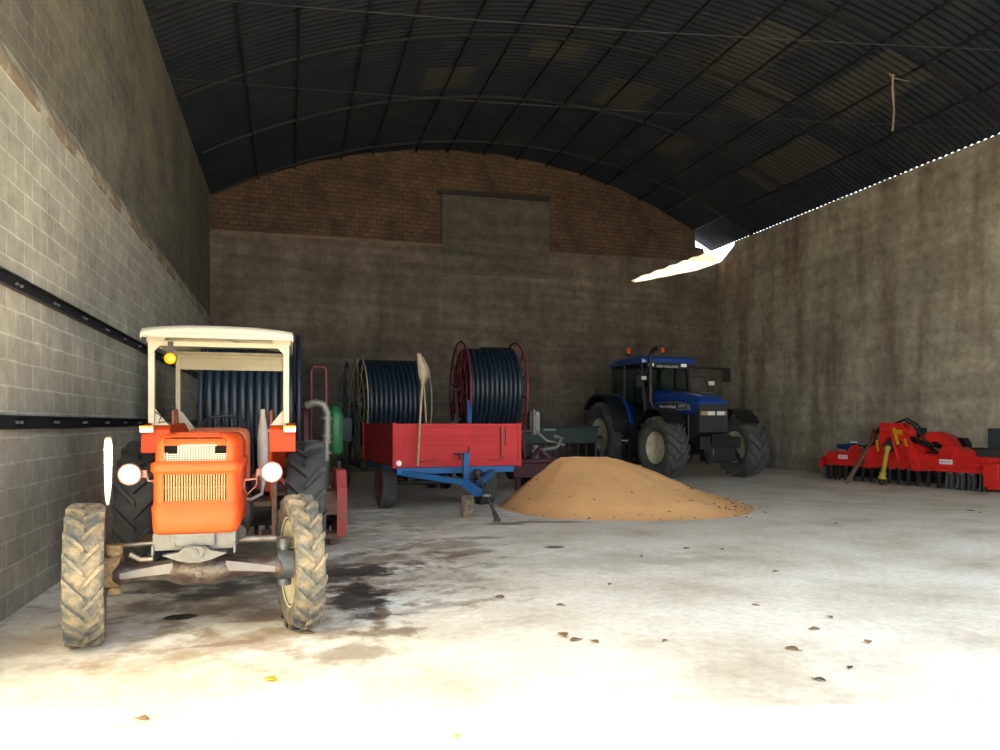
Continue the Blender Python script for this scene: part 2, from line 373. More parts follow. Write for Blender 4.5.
def cast_concrete(name, ax, ca, cb_, cc, zs=.8, streak=.8, board=.25):
    """shuttered concrete: board joints across, stains running down"""
    m, nt, b = base_mat(name)
    tc = nd(nt, 'ShaderNodeTexCoord')
    def noise_of(scale, sc, det=8, ro=.65):
        mp = nd(nt, 'ShaderNodeMapping'); mp.inputs['Scale'].default_value = sc; lk(nt, tc.outputs['Object'], mp.inputs['Vector'])
        n = nd(nt, 'ShaderNodeTexNoise', inp={'Scale': scale, 'Detail': det, 'Roughness': ro}); lk(nt, mp.outputs['Vector'], n.inputs['Vector']); return n
    n1 = noise_of(.55, (1, 1, 1)); r = nd(nt, 'ShaderNodeValToRGB'); lk(nt, n1.outputs['Fac'], r.inputs['Fac'])
    e = r.color_ramp.elements; e[0].position = .32; e[0].color = (*ca, 1); e[1].position = .66; e[1].color = (*cb_, 1)
    n2 = noise_of(1.0, (1.3, 1.3, .22), 3, .55); m2 = nd(nt, 'ShaderNodeMapRange', inp={'From Min': .45, 'From Max': .72, 'To Min': 0, 'To Max': streak}); lk(nt, n2.outputs['Fac'], m2.inputs['Value'])
    mx = nd(nt, 'ShaderNodeMix', data_type='RGBA'); lk(nt, r.outputs['Color'], mx.inputs['A']); mx.inputs['B'].default_value = (*cc, 1); lk(nt, m2.outputs['Result'], mx.inputs['Factor'])
    n3 = noise_of(1.0, (.25, .25, 4.5), 2, .5); m3 = nd(nt, 'ShaderNodeMapRange', inp={'From Min': .3, 'From Max': .7, 'To Min': 1-board, 'To Max': 1+board*.8}); lk(nt, n3.outputs['Fac'], m3.inputs['Value'])
    n4 = noise_of(3.2, (1, 1, 1), 10, .78); m4 = nd(nt, 'ShaderNodeMapRange', inp={'From Min': .3, 'From Max': .7, 'To Min': .6, 'To Max': 1.35}); lk(nt, n4.outputs['Fac'], m4.inputs['Value'])
    mm = nd(nt, 'ShaderNodeMath', operation='MULTIPLY'); lk(nt, m3.outputs['Result'], mm.inputs[0]); lk(nt, m4.outputs['Result'], mm.inputs[1])
    mul = nd(nt, 'ShaderNodeVectorMath', operation='SCALE'); lk(nt, mx.outputs['Result'], mul.inputs[0]); lk(nt, mm.outputs['Value'], mul.inputs['Scale'])
    lk(nt, mul.outputs['Vector'], b.inputs['Base Color']); b.inputs['Roughness'].default_value = .92
    b.inputs['Specular IOR Level'].default_value = .2
    ad = nd(nt, 'ShaderNodeMath', operation='ADD'); lk(nt, n3.outputs['Fac'], ad.inputs[0]); lk(nt, n4.outputs['Fac'], ad.inputs[1])
    bp = nd(nt, 'ShaderNodeBump', inp={'Strength': .5, 'Distance': .03}); lk(nt, ad.outputs['Value'], bp.inputs['Height']); lk(nt, bp.outputs['Normal'], b.inputs['Normal'])
    return m
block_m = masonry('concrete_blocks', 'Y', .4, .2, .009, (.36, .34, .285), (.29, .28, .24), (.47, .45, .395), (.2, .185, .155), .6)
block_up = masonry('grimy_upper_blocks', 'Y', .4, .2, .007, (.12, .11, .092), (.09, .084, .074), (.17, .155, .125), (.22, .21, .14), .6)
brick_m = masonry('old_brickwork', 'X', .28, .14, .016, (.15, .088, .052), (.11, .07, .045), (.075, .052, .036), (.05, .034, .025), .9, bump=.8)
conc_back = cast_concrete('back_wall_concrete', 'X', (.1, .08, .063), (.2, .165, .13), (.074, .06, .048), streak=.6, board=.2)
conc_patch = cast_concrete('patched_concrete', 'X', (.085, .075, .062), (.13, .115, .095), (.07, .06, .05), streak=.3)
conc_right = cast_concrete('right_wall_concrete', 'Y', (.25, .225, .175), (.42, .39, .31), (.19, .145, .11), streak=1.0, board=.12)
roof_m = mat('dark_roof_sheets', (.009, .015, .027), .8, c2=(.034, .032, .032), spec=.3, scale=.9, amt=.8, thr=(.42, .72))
steel_r = mat('roof_steel', (.012, .014, .02), .7)
strap_m = mat('dark_steel_channel', (.02, .022, .035), .5, .3, c2=(.06, .05, .05), scale=6, amt=.5)

def struct(o): o['kind'] = 'structure'; return o
# floor (slab carries on out to the yard)
mb = MB(); mb.b6(XL-.3, XR+.3, YF-.2, 26.5, -.3, 0); struct(mb.build('floor', floor_material()))
yard_m = mat('yard_ground', (.26, .245, .2), .9, c2=(.19, .18, .14), scale=.4, amt=.7, bump=.3)
mb = MB(); mb.b6(-30, 45, -40, YF-.2, -.3, -.005); struct(mb.build('ground', yard_m))

# left wall: block wall with a sloping ledge, set back above it
mb = MB(); ZL = 4.24
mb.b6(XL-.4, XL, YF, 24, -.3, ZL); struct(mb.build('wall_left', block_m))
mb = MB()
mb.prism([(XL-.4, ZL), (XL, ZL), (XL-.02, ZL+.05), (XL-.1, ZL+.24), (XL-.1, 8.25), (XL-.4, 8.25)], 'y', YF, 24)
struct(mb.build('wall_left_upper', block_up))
mb = MB()
ledge_m = mat('ledge_mortar', (.2, .15, .1), .95, c2=(.42, .4, .33), scale=2.2, amt=.9, thr=(.45, .6), bump=.5, bscale=12)
pts = []
for i in range(70):
    y = 1+i*.32; j = .03*noise.noise(Vector((y*1.3, 0, 0)))
    pts.append([(XL-.06, y, ZL-.05+j), (XL+.022, y, ZL-.05+j), (XL+.02, y, ZL+.03+j), (XL-.07, y, ZL+.25+j*.6), (XL-.15, y, ZL+.25)])
mb.loft(pts, smooth=False); struct(mb.build('trim_1', ledge_m, bevel=.006))
for k, z in enumerate((2.60, 1.505)):
    mb = MB(); t = .055
    mb.prism([(XL-.01, z-t), (XL+.05, z-t), (XL+.05, z-t+.012), (XL+.012, z-t+.012), (XL+.012, z+t-.012), (XL+.05, z+t-.012), (XL+.05, z+t), (XL-.01, z+t)], 'y', YF, 22.5)
    o = struct(mb.build('trim_%d' % (k+2), strap_m))
    mb = MB()
    for i in range(22):
        y = .8+i*1.0
        for dy in (-.05, .05): mb.cyl((XL+.008, y+dy, z), (XL+.032, y+dy, z), .014, n=6)
    mb.build('bolt', mat('bolt_steel', (.4, .4, .42), .4, .6), o)

# back wall, slanting a little; cast concrete below, brick gable above
BD = Vector((XR-XL, YB1-YB0, 0)).normalized(); BN = Vector((-BD.y, BD.x, 0))   # BN points out of the room
ba = math.atan2(BD.y, BD.x); BL = math.hypot(XR-XL, YB1-YB0)
def bw(s, z, d=0): p = Vector((XL, YB0, 0))+BD*s+BN*d; return (p.x, p.y, z)      # s along wall, d outwards
def back_part(name, m, poly, d0, d1):
    """polygon in (s, z); object's own frame so textures follow the wall"""
    mb = MB(); mb.prism(poly, 'y', d0, d1)
    o = mb.build(name, m); o.location = (XL, YB0, 0); o.rotation_euler = (0, 0, ba); return struct(o)
def zs(s): x = XL+BD.x*s; return zroof(min(max(x, XL), XR))
Zb0, Zb1 = 7.02, 7.55
lower = [(-.4, -.3), (BL, -.3), (BL, 7.45)]
N = 40
for i in range(N, -1, -1):
    s = -.4+(BL+.4)*i/N; lower.append((s, Zb0+(Zb1-Zb0)*s/BL+.03*noise.noise(Vector((s*2, 3, 0)))))
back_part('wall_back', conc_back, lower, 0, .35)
up = [(-.4, Zb0-.1), (BL, Zb1-.3), (BL, 7.8), (BL-.55, 7.85), (BL-.6, 8.02), (BL-.95, 8.05), (BL-1.0, zs(BL-1.0)+.05)]
for i in range(36, -1, -1):
    s = (BL-1.05)*i/36; up.append((s, zs(s)+.05))
up.append((-.4, zs(0)-.1))
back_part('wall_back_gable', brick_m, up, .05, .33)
sp0, sp1 = 6.85, 10.65             # blocked-up opening
pb = [(sp0, 6.3), (sp1, 6.4), (sp1+.02, 9.0), (sp0-.02, 8.85)]
back_part('wall_back_infill', conc_patch, pb, -.035, .1)
mb = MB(); mb.prism([(sp0-.15, 8.85), (sp1+.05, 9.0), (sp1+.05, 9.22), (sp0-.15, 8.98)], 'y', -.06, .1)
o = struct(mb.build('trim_4', iron_dark, bevel=.01)); o.location = (XL, YB0, 0); o.rotation_euler = (0, 0, ba)
lint_m = mat('pale_mortar_ledge', (.3, .22, .14), .9, c2=(.18, .12, .08), scale=3, amt=.7)
mb = MB(); rings = []
for i in range(36):
    s = sp0*i/35; z = Zb0+(Zb1-Zb0)*s/BL+.02*noise.noise(Vector((s*3, 0, 0)))
    rings.append([(s, -.03, z-.05), (s, .06, z-.05), (s, .06, z+.04), (s, -.015, z+.03)])
mb.loft(rings, smooth=False); o = struct(mb.build('trim_5', lint_m)); o.location = (XL, YB0, 0); o.rotation_euler = (0, 0, ba)

# right wall: thick to just under the roof, thin broken lip on top so daylight gets in
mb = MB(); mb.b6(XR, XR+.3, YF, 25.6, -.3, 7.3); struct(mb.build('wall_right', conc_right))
mb = MB(); pts = []
y = YF
def lip(y):
    if y > 23.9: return 7.93-.4*min(1, (y-23.9)/.85)+.03*noise.noise(Vector((y*4, 1, 0)))
    if 6.45 < y < 6.75: return 7.38+abs(y-6.6)*1.5
    if y < 12.5: return ZS+.03
    j = .014*noise.noise(Vector((y*1.1, 0, 5)))+.01*noise.noise(Vector((y*5, 0, 9)))
    return ZS-.04+j
ys = []
while y < 25.6: ys.append(y); y += .05
rings = [[(XR, q, 7.3), (XR, q, lip(q)), (XR+.05, q, lip(q)), (XR+.05, q, 7.3)] for q in ys]
mb.loft(rings, smooth=False); struct(mb.build('wall_right_lip', conc_right))

# roof: corrugated sheets over the arch
mb = MB(); NA = 44; pitch = .18; ny = int((25.7-YF)/(pitch/6)); rings = []
for i in range(ny+1):
    y = YF-.2+i*pitch/6; c = .022*math.sin(2*PI*y/pitch); ring = []
    for j in range(NA+1):
        x = XL-.45+(XR+.04-(XL-.45))*j/NA
        ring.append((x, y, zroof(x)+c) if x <= XR+.001 and x >= XL else (x, y, (zroof(XL)-(XL-x)*.5 if x < XL else zroof(XR)-(x-XR)*.55)+c))
    rings.append(ring)
mb.loft(rings, cap=False, closed_ring=False)
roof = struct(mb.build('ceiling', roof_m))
lapm = mat('sheet_lap', (.03, .03, .034), .8)
for k in range(1, 15):             # purlins running the length of the shed
    x = XL+(XR-XL)*k/15+.1*math.sin(k*9)
    mb = MB(); z = zroof(x)-.06
    mb.bar((x, YF, z), (x, yb(x)+.05, z), .04, .05); struct(mb.build('purlin', steel_r, roof))
for k in range(7):                 # arched ribs
    y = 3.0+k*3.3; mb = MB(); rings = []
    for j in range(41):
        x = XL+.02+(XR-XL-.04)*j/40; z = zroof(x)-.1
        rings.append([(x, y-.02, z), (x, y+.02, z), (x, y+.02, z+.07), (x, y-.02, z+.07)])
    mb.loft(rings, smooth=False); struct(mb.build('arched_rib', steel_r, roof))
# patched / lighter sheets along some bays
patch_m = mat('faded_roof_sheet', (.036, .034, .031), .85, c2=(.04, .042, .05), scale=1.5, amt=.9, thr=(.4, .6))
for (xa, xb, ya, yb_) in ((12.3, 13.5, 13.2, 15.7), (10.9, 12.2, 15.9, 17.4), (9.6, 10.9, 13.9, 16.6), (8.0, 9.3, 17.6, 19.2), (5.5, 6.8, 16.3, 17.3), (13.2, 14.4, 17.0, 20.2), (3.2, 4.4, 17.8, 19.1), (10.6, 11.5, 19.6, 21.0)):
    mb = MB(); rings = []; n = int((yb_-ya)/(pitch/6))
    for i in range(n+1):
        y = ya+i*pitch/6; c = .022*math.sin(2*PI*y/pitch)
        rings.append([(xa+(xb-xa)*j/4, y, zroof(xa+(xb-xa)*j/4)+c-.012) for j in range(5)])
    mb.loft(rings, cap=False, closed_ring=False); struct(mb.build('roof_patch', patch_m, roof))
# front wall with the wide doorway behind the camera
DX0, DX1, DZ = -2.1, 12.5, 7.6
mb = MB()
mb.b6(XL-.4, XR+.3, YF-.3, YF, DZ, 11)
if DX1 < XR: mb.b6(DX1, XR+.3, YF-.3, YF, -.3, DZ)
struct(mb.build('wall_front', conc_right))

# unseen wall, added only to keep the sun off the eave slit
mb = MB(); mb.b6(20, 20.25, 7.5, 22.98, -.3, 9.9); struct(mb.build('wall_sun_blocker', conc_right))

# tie cables and the rope hanging from the roof
def cable(name, p0, p1, sag, r, label, grp=None):
    pts = []
    for i in range(25):
        t = i/24; p = Vector(p0).lerp(Vector(p1), t); p.z -= sag*4*t*(1-t); pts.append(p)
    return tag(MB().tube(pts, r, 6).build(name, cable_m), label, 'cable', grp)
cable('tie_cable', (XL-.08, 12.4, 8.0), (XR-.02, 9.5, 8.0), .12, .008, 'thin steel cable strung wall to wall under the near roof')
cable('tie_cable', (XL-.08, 15.3, 8.0), (XR-.02, 12.9, 8.0), .1, .007, 'thin steel cable strung wall to wall under the far roof')
rx, ry = WZ(893, 16.6); rz_ = zroof(rx)-.1
pts = [(rx-.0, ry, rz_), (rx-.02, ry, rz_-.35), (rx+.03, ry, rz_-.8), (rx-.01, ry, rz_-1.25)]
mb = MB(); mb.tube(pts, [.03, .022, .018, .026], 7); mb.tube([(rx-.1, ry, rz_+.02), (rx, ry, rz_-.08), (rx+.45, ry, rz_-.1)], .012, 6)
mb.tube([(rx+.005, ry, rz_-.1), (rx+.05, ry+.02, rz_-.5), (rx+.035, ry, rz_-.95)], .008, 6)
tag(mb.build('hanging_rope', rope_m), 'short frayed pale rope hanging from the roof above the right wall', 'rope')

# =================================================================== ORANGE TRACTOR
OT = thing('tractor', 'small orange tractor with cream sun canopy parked by the block wall', 'tractor', (-.6, 5.67, 0), R(-.3))
# nose: lofted band by band so the grille openings are real
def nose_outline(w, yf, rc):
    pts = [(-w, .62), (-w, .3), (-w, yf+rc)]
    pts += [(-w+rc-rc*math.cos(a), yf+rc-rc*math.sin(a)) for a in (PI/8, PI/4, 3*PI/8, PI/2)]
    ox = .193
    pts += [(-ox, yf), (ox, yf)]
    pts += [(w-rc+rc*math.cos(a), yf+rc-rc*math.sin(a)) for a in (PI/2, 3*PI/8, PI/4, PI/8)]
    pts += [(w, yf+rc), (w, .3), (w, .62)]
    return pts
rows = [(.775, .285, -.355, .05), (.79, .3, -.37, .05), (.945, .31, -.375, .05), (.96, .3, -.36, .05), (.985, .298, -.355, .05), (1.165, .298, -.355, .05),
        (1.175, .302, -.36, .05), (1.185, .315, -.375, .05), (1.235, .315, -.375, .05), (1.25, .29, -.35, .05), (1.258, .288, -.348, .05), (1.375, .284, -.34, .05),
        (1.41, .28, -.335, .055), (1.44, .262, -.31, .06), (1.456, .235, -.27, .06), (1.462, .23, -.2, .06)]
rows = [(z if z < 1.19 else 1.19+(z-1.19)*.87, w_*.86, a_, b_) for z, w_, a_, b_ in rows]
mb = MB(); outl = [[(x, y, z) for x, y in nose_outline(w, yf, rc)] for z, w, yf, rc in rows]
vs = [p for r in outl for p in r]; n = len(outl[0]); fs = []
for i in range(len(rows)-1):
    for j in range(n-1):
        if j == 7 and i in (4, 10): continue        # openings
        fs.append((i*n+j, i*n+j+1, (i+1)*n+j+1, (i+1)*n+j))
mb.add(vs, fs, True)
mb.add(outl[-1], [list(range(n))])
nose = mb.build('nose_cowl', orange, OT, solid=.012)
mb = MB()
for i in range(25):
    x = -.197+.394*i/24; mb.b6(x-.0038, x+.0038, -.357, -.335, .98, 1.17)
mb.b6(-.235, .235, -.338, -.333, 1.07, 1.08)
mb.build('grille_slats', mat('pale_orange_slats', (.7, .22, .08), .5), nose)
mb = MB()
for i in range(24):
    x = -.193+.386*i/23
    zt = 1.35 if -.11 < x < .12 else (1.29 if x > -.17 else 1.305)
    mb.b6(x-.0026, x+.0026, -.335, -.33, 1.25, zt)
for i in range(8):
    z = 1.253+.0135*i
    xa, xb = (-.193, .193) if z < 1.3 else (-.112, .12)
    mb.b6(xa, xb, -.333, -.327, z-.0023, z+.0023)
mb.b6(-.2, .2, -.345, -.328, 1.24, 1.249); mb.b6(-.2, -.192, -.345, -.33, 1.24, 1.31); mb.b6(-.09, .13, -.345, -.33, 1.346, 1.356)
mb.build('grille_mesh', cream, nose)
mb = MB(); mb.b6(-.235, .235, -.24, .3, .8, 1.38)
mb.build('radiator', mat('radiator_black', (.02, .018, .02), .8), OT)
mb = MB(); mb.b6(-.16, .17, -.27, -.245, 1.0, 1.06); mb.build('oil_cooler', mat('dusty_pink_core', (.45, .2, .15), .8), nose)
# hood behind the nose and tank bump
def rrect(w, z0, z1, r, y, n=4, x0=0):
    pts = []
    for cx, cz, a0 in ((w-r, z1-r, 0), (-w+r, z1-r, PI/2), (-w+r, z0+.01, PI), (w-r, z0+.01, 3*PI/2)):
        rr_ = r if cz > z0+.02 else .008
        for k in range(n+1):
            a = a0+PI/2*k/n; pts.append((x0+cx+rr_*math.cos(a)+(r-rr_)*(1 if cx > 0 else -1), y, cz+rr_*math.sin(a)))
    return pts
mb = MB(); mb.loft([rrect(.235, 1.08, 1.41, .09, y) for y in (.58, .9, 1.18)]); mb.build('hood', orange, OT)
mb = MB(); mb.loft([rrect(.23, 1.0, 1.43, .07, 1.15), rrect(.25, 1.0, 1.455, .07, 1.2), rrect(.25, .98, 1.46, .07, 1.42), rrect(.22, .98, 1.44, .07, 1.47)])
dash = mb.build('fuel_tank', orange_dull, OT)
mb = MB(); mb.b6(-.2, .2, -.1, 1.1, .62, .95); mb.b6(-.17, .17, -.05, 1.05, .95, 1.1)
for i in range(4): mb.b6(.17, .23, .1+i*.24, .26+i*.24, .8, 1.05); mb.b6(-.23, -.17, .1+i*.24, .26+i*.24, .8, 1.05)
mb.cyl((.24, -.02, .72), (.24, .2, .72), .06); mb.cyl((-.24, .3, .9), (-.24, .3, .7), .055)
mb.b6(-.22, .22, 1.05, 2.35, .48, .92); mb.lathe([(-.1, 0), (-.1, .27), (.1, .29), (.25, .24), (.25, 0)], (0, 1.15, .74), 'y', 24)
mb.build('engine_block', iron_dark, OT, bevel=.012)
mb = MB(); mb.cyl((-.7, 2.21, .66), (.7, 2.21, .66), .11, n=20); mb.cyl((-.45, 2.21, .66), (-.2, 2.21, .66), .13, .2); mb.cyl((.2, 2.21, .66), (.45, 2.21, .66), .2, .13)
mb.build('rear_axle', iron_dark, OT)
# front bolster (grey casting)
mb = MB()
mb.b6(-.265, .25, -.33, .05, .66, .775); mb.b6(-.15, .12, -.36, -.33, .69, .77)
mb.b6(-.27, -.255, -.35, -.3, .63, .7); mb.b6(.235, .25, -.35, -.3, .63, .7)
mb.prism([(-.2, .64), (-.1, .655), (-.06, .69), (-.02, .7), (.06, .69), (.1, .66), (.2, .64), (.1, .6), (.03, .585), (-.03, .585), (-.1, .6)], 'y', -.4, -.32)
mb.prism([(-.07, .67), (-.04, .69), (.04, .69), (.07, .67), (.04, .62), (-.04, .62)], 'y', -.42, -.39)
mb.cyl((0, -.41, .655), (0, -.435, .655), .024); mb.cyl((0, -.43, .655), (0, -.44, .655), .01)
for x in (-.13, .1):
    for z in (.7, .75): mb.cyl((x, -.36, z), (x, -.37, z), .01, n=8)
mb.build('front_bolster', iron_grey, OT, bevel=.006)
# front drive axle
mb = MB(); prof = [(-.6, .065), (-.56, .085), (-.45, .062), (-.25, .07), (-.17, .1), (-.1, .118), (0, .122), (.1, .118), (.17, .1), (.25, .07), (.45, .062), (.56, .085), (.6, .065)]
rings = []
for a, r in prof:
    rings.append([(a*.92, -.04-r*math.cos(2*PI*k/20)*1.15, .465+.02*(1-abs(a))+r*math.sin(2*PI*k/20)) for k in range(20)])
mb.loft(rings); mb.cyl((.0, -.17, .47), (.0, -.195, .47), .022)
axle = mb.build('front_axle', axle_m, OT)
AP = mat('grey_painted_casting', (.2, .19, .2), .5, c2=(.14, .11, .1), scale=9, amt=.5)
mb = MB(); mb.prism([(-.5, .45), (-.17, .475), (-.17, .545), (-.24, .535), (-.5, .49)], 'y', -.14, -.12); mb.build('axle_plate', AP, axle, bevel=.005)
mb = MB(); mb.prism([(.5, .45), (.17, .475), (.17, .545), (.24, .535), (.5, .49)], 'y', -.14, -.12)
mb.build('axle_plate', AP, axle, bevel=.005)
mb = MB(); mb.tube([(-.55, .16, .63), (-.3, .15, .645), (0, .14, .64), (.3, .15, .65), (.58, .16, .64)], .016, 8)
mb.tube([(-.45, -.06, .6), (-.38, -.08, .565), (-.3, -.09, .57)], .02, 6)
mb.cyl((.2, .14, .65), (.5, .15, .645), .026)
mb.build('tie_rod', mat('worn_rod', (.42, .38, .33), .45, .6, c2=(.15, .1, .08), scale=8, amt=.7), axle)
steer = R(11)
for sx in (-1, 1):
    mb = MB(); x = sx*.56
    mb.cyl((x-.045*sx, 0, .48), (x+.07*sx, 0, .48), .115, .105, 20); mb.cyl((x, 0, .36), (x, 0, .64), .04); mb.cyl((x, 0, .6), (x, 0, .665), .055)
    mb.cyl((x, 0, .33), (x, 0, .37), .05); mb.b6(x-.02, x+.02, 0, .18, .58, .63)
    mb.build('steering_knuckle', mud if sx < 0 else mat('blue_grey_hub', (.1, .12, .14), .4, .2, c2=(.04, .04, .05), scale=12, amt=.7), axle, bevel=.004)
# wheels
fw = make_wheel(OT, (-.725, -.05, .48), .48, .235, .295, 19, cream_rim, tyre_mud, -1, steer, dish=-.1)
fw['label'] = 'mud-caked front wheel beside the block wall'
fw = make_wheel(OT, (.665, .02, .49), .49, .2, .305, 19, cream_rim, tyre_mud, 1, steer, dish=.3)
for sx in (-1, 1): make_wheel(OT, (sx*.735, 2.21, .665), .665, .38, .36, 17, orange_dull, tyre_m, sx, 0)
# headlamps on their brackets
for sx in (-1, 1):
    c = Vector((sx*.475-.005, .1, 1.14)); mb = MB()
    mb.lathe([(-.03, .066), (-.036, .07), (-.03, .077), (-.015, .078), (.0, .073), (.04, .06), (.075, .03), (.08, 0)], c, 'y', 28)
    mb.tube([c+Vector((-sx*.07, .02, -.005)), c+Vector((-sx*.105, .02, .0)), c+Vector((-sx*.11, .02, -.05)), c+Vector((-sx*.19, .02, -.055))], .009, 8)
    mb.b6(c.x-sx*.085-.02, c.x-sx*.085+.02, .1, .14, c.z-.025, c.z+.025)
    if sx > 0: mb.tube([c+Vector((-.19, .02, -.055)), c+Vector((-.195, .0, -.12)), c+Vector((-.17, -.02, -.16)), c+Vector((-.11, .0, -.1)), c+Vector((-.1, .02, 0))], .004, 6)
    hl = mb.build('headlamp', mat('faded_pink_enamel', (.5, .23, .16), .5, c2=(.3, .14, .1), scale=14, amt=.6), OT)
    hl['label'] = 'round headlamp on a bent bracket'
    MB().lathe([(-.03, .066), (-.04, .05), (-.046, .025), (-.048, 0)], c, 'y', 28).build('headlamp_glass', lamp_lit, hl)
# silencer
mb = MB(); mb.lathe([(0, .018), (.05, .02), (.08, .034), (.2, .042), (.38, .043), (.46, .036), (.55, .021), (.61, .018), (.61, .012), (.5, .012)], (.39, .55, 1.0), 'z', 18)
mb.tube([(.2, .5, .92), (.3, .52, .9), (.38, .55, .94), (.39, .55, 1.02)], .014, 8)
mb.build('exhaust_silencer', muffler_m, OT)
# fenders
for sx in (-1, 1):
    mb = MB(); x0, x1 = sx*.42, sx*.64
    prof = [(1.36, 1.24), (1.38, 1.44), (1.44, 1.48), (1.8, 1.5), (2.3, 1.5), (2.62, 1.42), (2.9, 1.2), (2.95, 1.0)]
    prof2 = [(2.93, 1.0), (2.88, 1.18), (2.6, 1.4), (2.29, 1.48), (1.8, 1.48), (1.46, 1.46), (1.4, 1.42), (1.385, 1.24)]
    mb.prism(prof+prof2, 'x', x0, x1)
    mb.prism([(1.37, 1.24), (1.38, 1.44), (1.44, 1.48), (1.8, 1.5), (2.3, 1.5), (2.62, 1.42), (2.9, 1.2), (2.8, .75), (1.75, .72), (1.55, .95)], 'x', x0-.008, x0+.008)
    fd = mb.build('fender', orange, OT, bevel=.008)
    cx = sx*.59
    mb = MB(); mb.box((cx, 1.335, 1.445), (.11, .06, .06)); mb.build('marker_lamp', [white_l], fd, bevel=.01)
    MB().box((cx, 1.334, 1.466), (.106, .064, .02)).build('indicator_lens', amber, fd)
mb = MB(); mb.b6(-.42, .42, 1.5, 2.3, .74, .78); mb.b6(-.6, -.35, 1.0, 1.5, .5, .53); mb.b6(.35, .6, 1.0, 1.5, .5, .53)
mb.bar((.46, 1.15, .5), (.46, 1.3, 1.05), .04, .06); mb.bar((-.46, 1.15, .5), (-.46, 1.3, 1.05), .04, .06)
mb.build('footboard', rust, OT)
mb = MB(); mb.box((0, 2.05, 1.03), (.44, .4, .1)); mb.box((0, 2.27, 1.2), (.42, .07, .28)); mb.box((0, 2.05, .88), (.2, .2, .22))
mb.build('seat', seat_m, OT, bevel=.03)
mb = MB(); cst = Vector((0, 1.66, 1.47)); rm = Matrix.Rotation(R(28), 3, 'X')
mb.tube([cst+rm @ Vector((.205*math.cos(2*PI*k/32), .205*math.sin(2*PI*k/32), 0)) for k in range(32)], .011, 8, True)
for k in range(3):
    a = PI/2+2*PI*k/3; mb.tube([cst, cst+rm @ Vector((.2*math.cos(a), .2*math.sin(a), 0))], .007, 6)
mb.cyl(cst, cst+rm @ Vector((0, 0, -.35)), .02)
mb.build('steering_wheel', blackp, OT)
mb = MB()
mb.tube([(.33, 1.75, .9), (.33, 1.72, 1.4), (.34, 1.73, 1.52)], .008, 6); mb.cyl((.34, 1.73, 1.5), (.34, 1.73, 1.55), .02); mb.build('lever', blackp, OT); mb = MB()
mb.tube([(-.3, 1.7, .9), (-.31, 1.7, 1.35)], .008, 6); mb.build('lever', blackp, OT)
mb = MB(); mb.tube([(.42, 1.6, 1.49), (.42, 1.6, 1.6), (.42, 1.85, 1.62), (.42, 1.9, 1.49)], .012, 8); mb.build('grab_rail', orange_dull, OT); mb = MB()
mb.tube([(-.42, 1.6, 1.49), (-.42, 1.6, 1.6), (-.42, 1.85, 1.62), (-.42, 1.9, 1.49)], .012, 8); mb.build('grab_rail', orange_dull, OT)
# canopy frame
CF = MB()
for sx in (-1, 1):
    CF.bar((sx*.545, 1.42, 1.5), (sx*.575, 1.36, 2.24), .05, .05)
    CF.bar((sx*.52, 2.78, 1.35), (sx*.555, 2.75, 2.24), .045, .045)
    CF.bar((sx*.575, 1.36, 2.22), (sx*.555, 2.75, 2.22), .045, .045)
    CF.prism([(sx*.56, 1.48), (sx*.56, 1.63), (sx*.54, 1.63), (sx*.44, 1.5), (sx*.42, 1.48)], 'y', 1.4, 1.42)
    CF.prism([(sx*.58, 2.24), (sx*.44, 2.24), (sx*.46, 2.2), (sx*.56, 2.09), (sx*.58, 2.09)], 'y', 1.345, 1.36)
    CF.prism([(sx*.55, 1.42), (sx*.55, 1.62), (sx*.5, 1.62), (sx*.34, 1.4)], 'y', 2.74, 2.76)
CF.bar((-.56, 1.36, 2.19), (.56, 1.36, 2.19), .035, .045); CF.bar((-.55, 2.75, 2.2), (.55, 2.75, 2.2), .03, .03)
cfr = CF.build('canopy_frame', cream, OT, bevel=.004)
# canopy: shallow pan with rolled edges
def pan(y, w, top, lip):
    pts = []
    for i in range(13):
        t = -1+2*i/12; pts.append((w*t, y, top-.035*abs(t)**2.6))
    return [(-w-.012, y, top-lip)]+[(-w-.01, y, top-.05)]+pts+[(w+.01, y, top-.05)]+[(w+.012, y, top-lip)]
mb = MB(); rg = [pan(1.2, .6, 2.27, .068), pan(1.205, .605, 2.305, .072), pan(1.25, .605, 2.335, .075), pan(2.0, .6, 2.345, .075), pan(2.8, .595, 2.33, .075), pan(2.86, .59, 2.3, .07)]
mb.loft(rg, cap=False, closed_ring=False)
mb.loft([[(-.612+i*1.224/12, 1.2, 2.27-.035*abs(-1+2*i/12)**2.6) for i in range(13)], [(-.605+i*1.21/12, 1.205, 2.225) for i in range(13)]], cap=False, closed_ring=False)
can = mb.build('canopy', mat('chalky_cream', (.44, .42, .35), .7, c2=(.42, .38, .28), scale=7, amt=.6), OT, solid=.012)
mb = MB(); mb.b6(-.54, .54, 2.78, 2.8, 2.06, 2.25); mb.build('rear_valance', cream, can, bevel=.004)
mb = MB(); mb.b6(-.5, .5, 1.9, 1.94, 2.25, 2.29); mb.bar((0, 1.25, 2.29), (.12, 1.9, 2.26), .02, .02); mb.build('roof_batten', cream, can)
mb = MB(); c = Vector((-.4, 1.31, 2.055))
mb.lathe([(-.03, 0), (-.028, .03), (-.015, .046), (.0, .05), (.02, .05)], c, 'y', 24); bl = MB()
bl.lathe([(.0, .052), (.03, .052), (.05, .03), (.05, 0)], c, 'y', 24); bl.b6(c.x-.02, c.x+.02, 1.31, 1.34, 2.09, 2.2)
b_ = bl.build('lamp_housing', blackp, OT); lo = mb.build('amber_lamp_lens', amber, b_); lo['label'] = 'round amber lamp lens under the canopy'
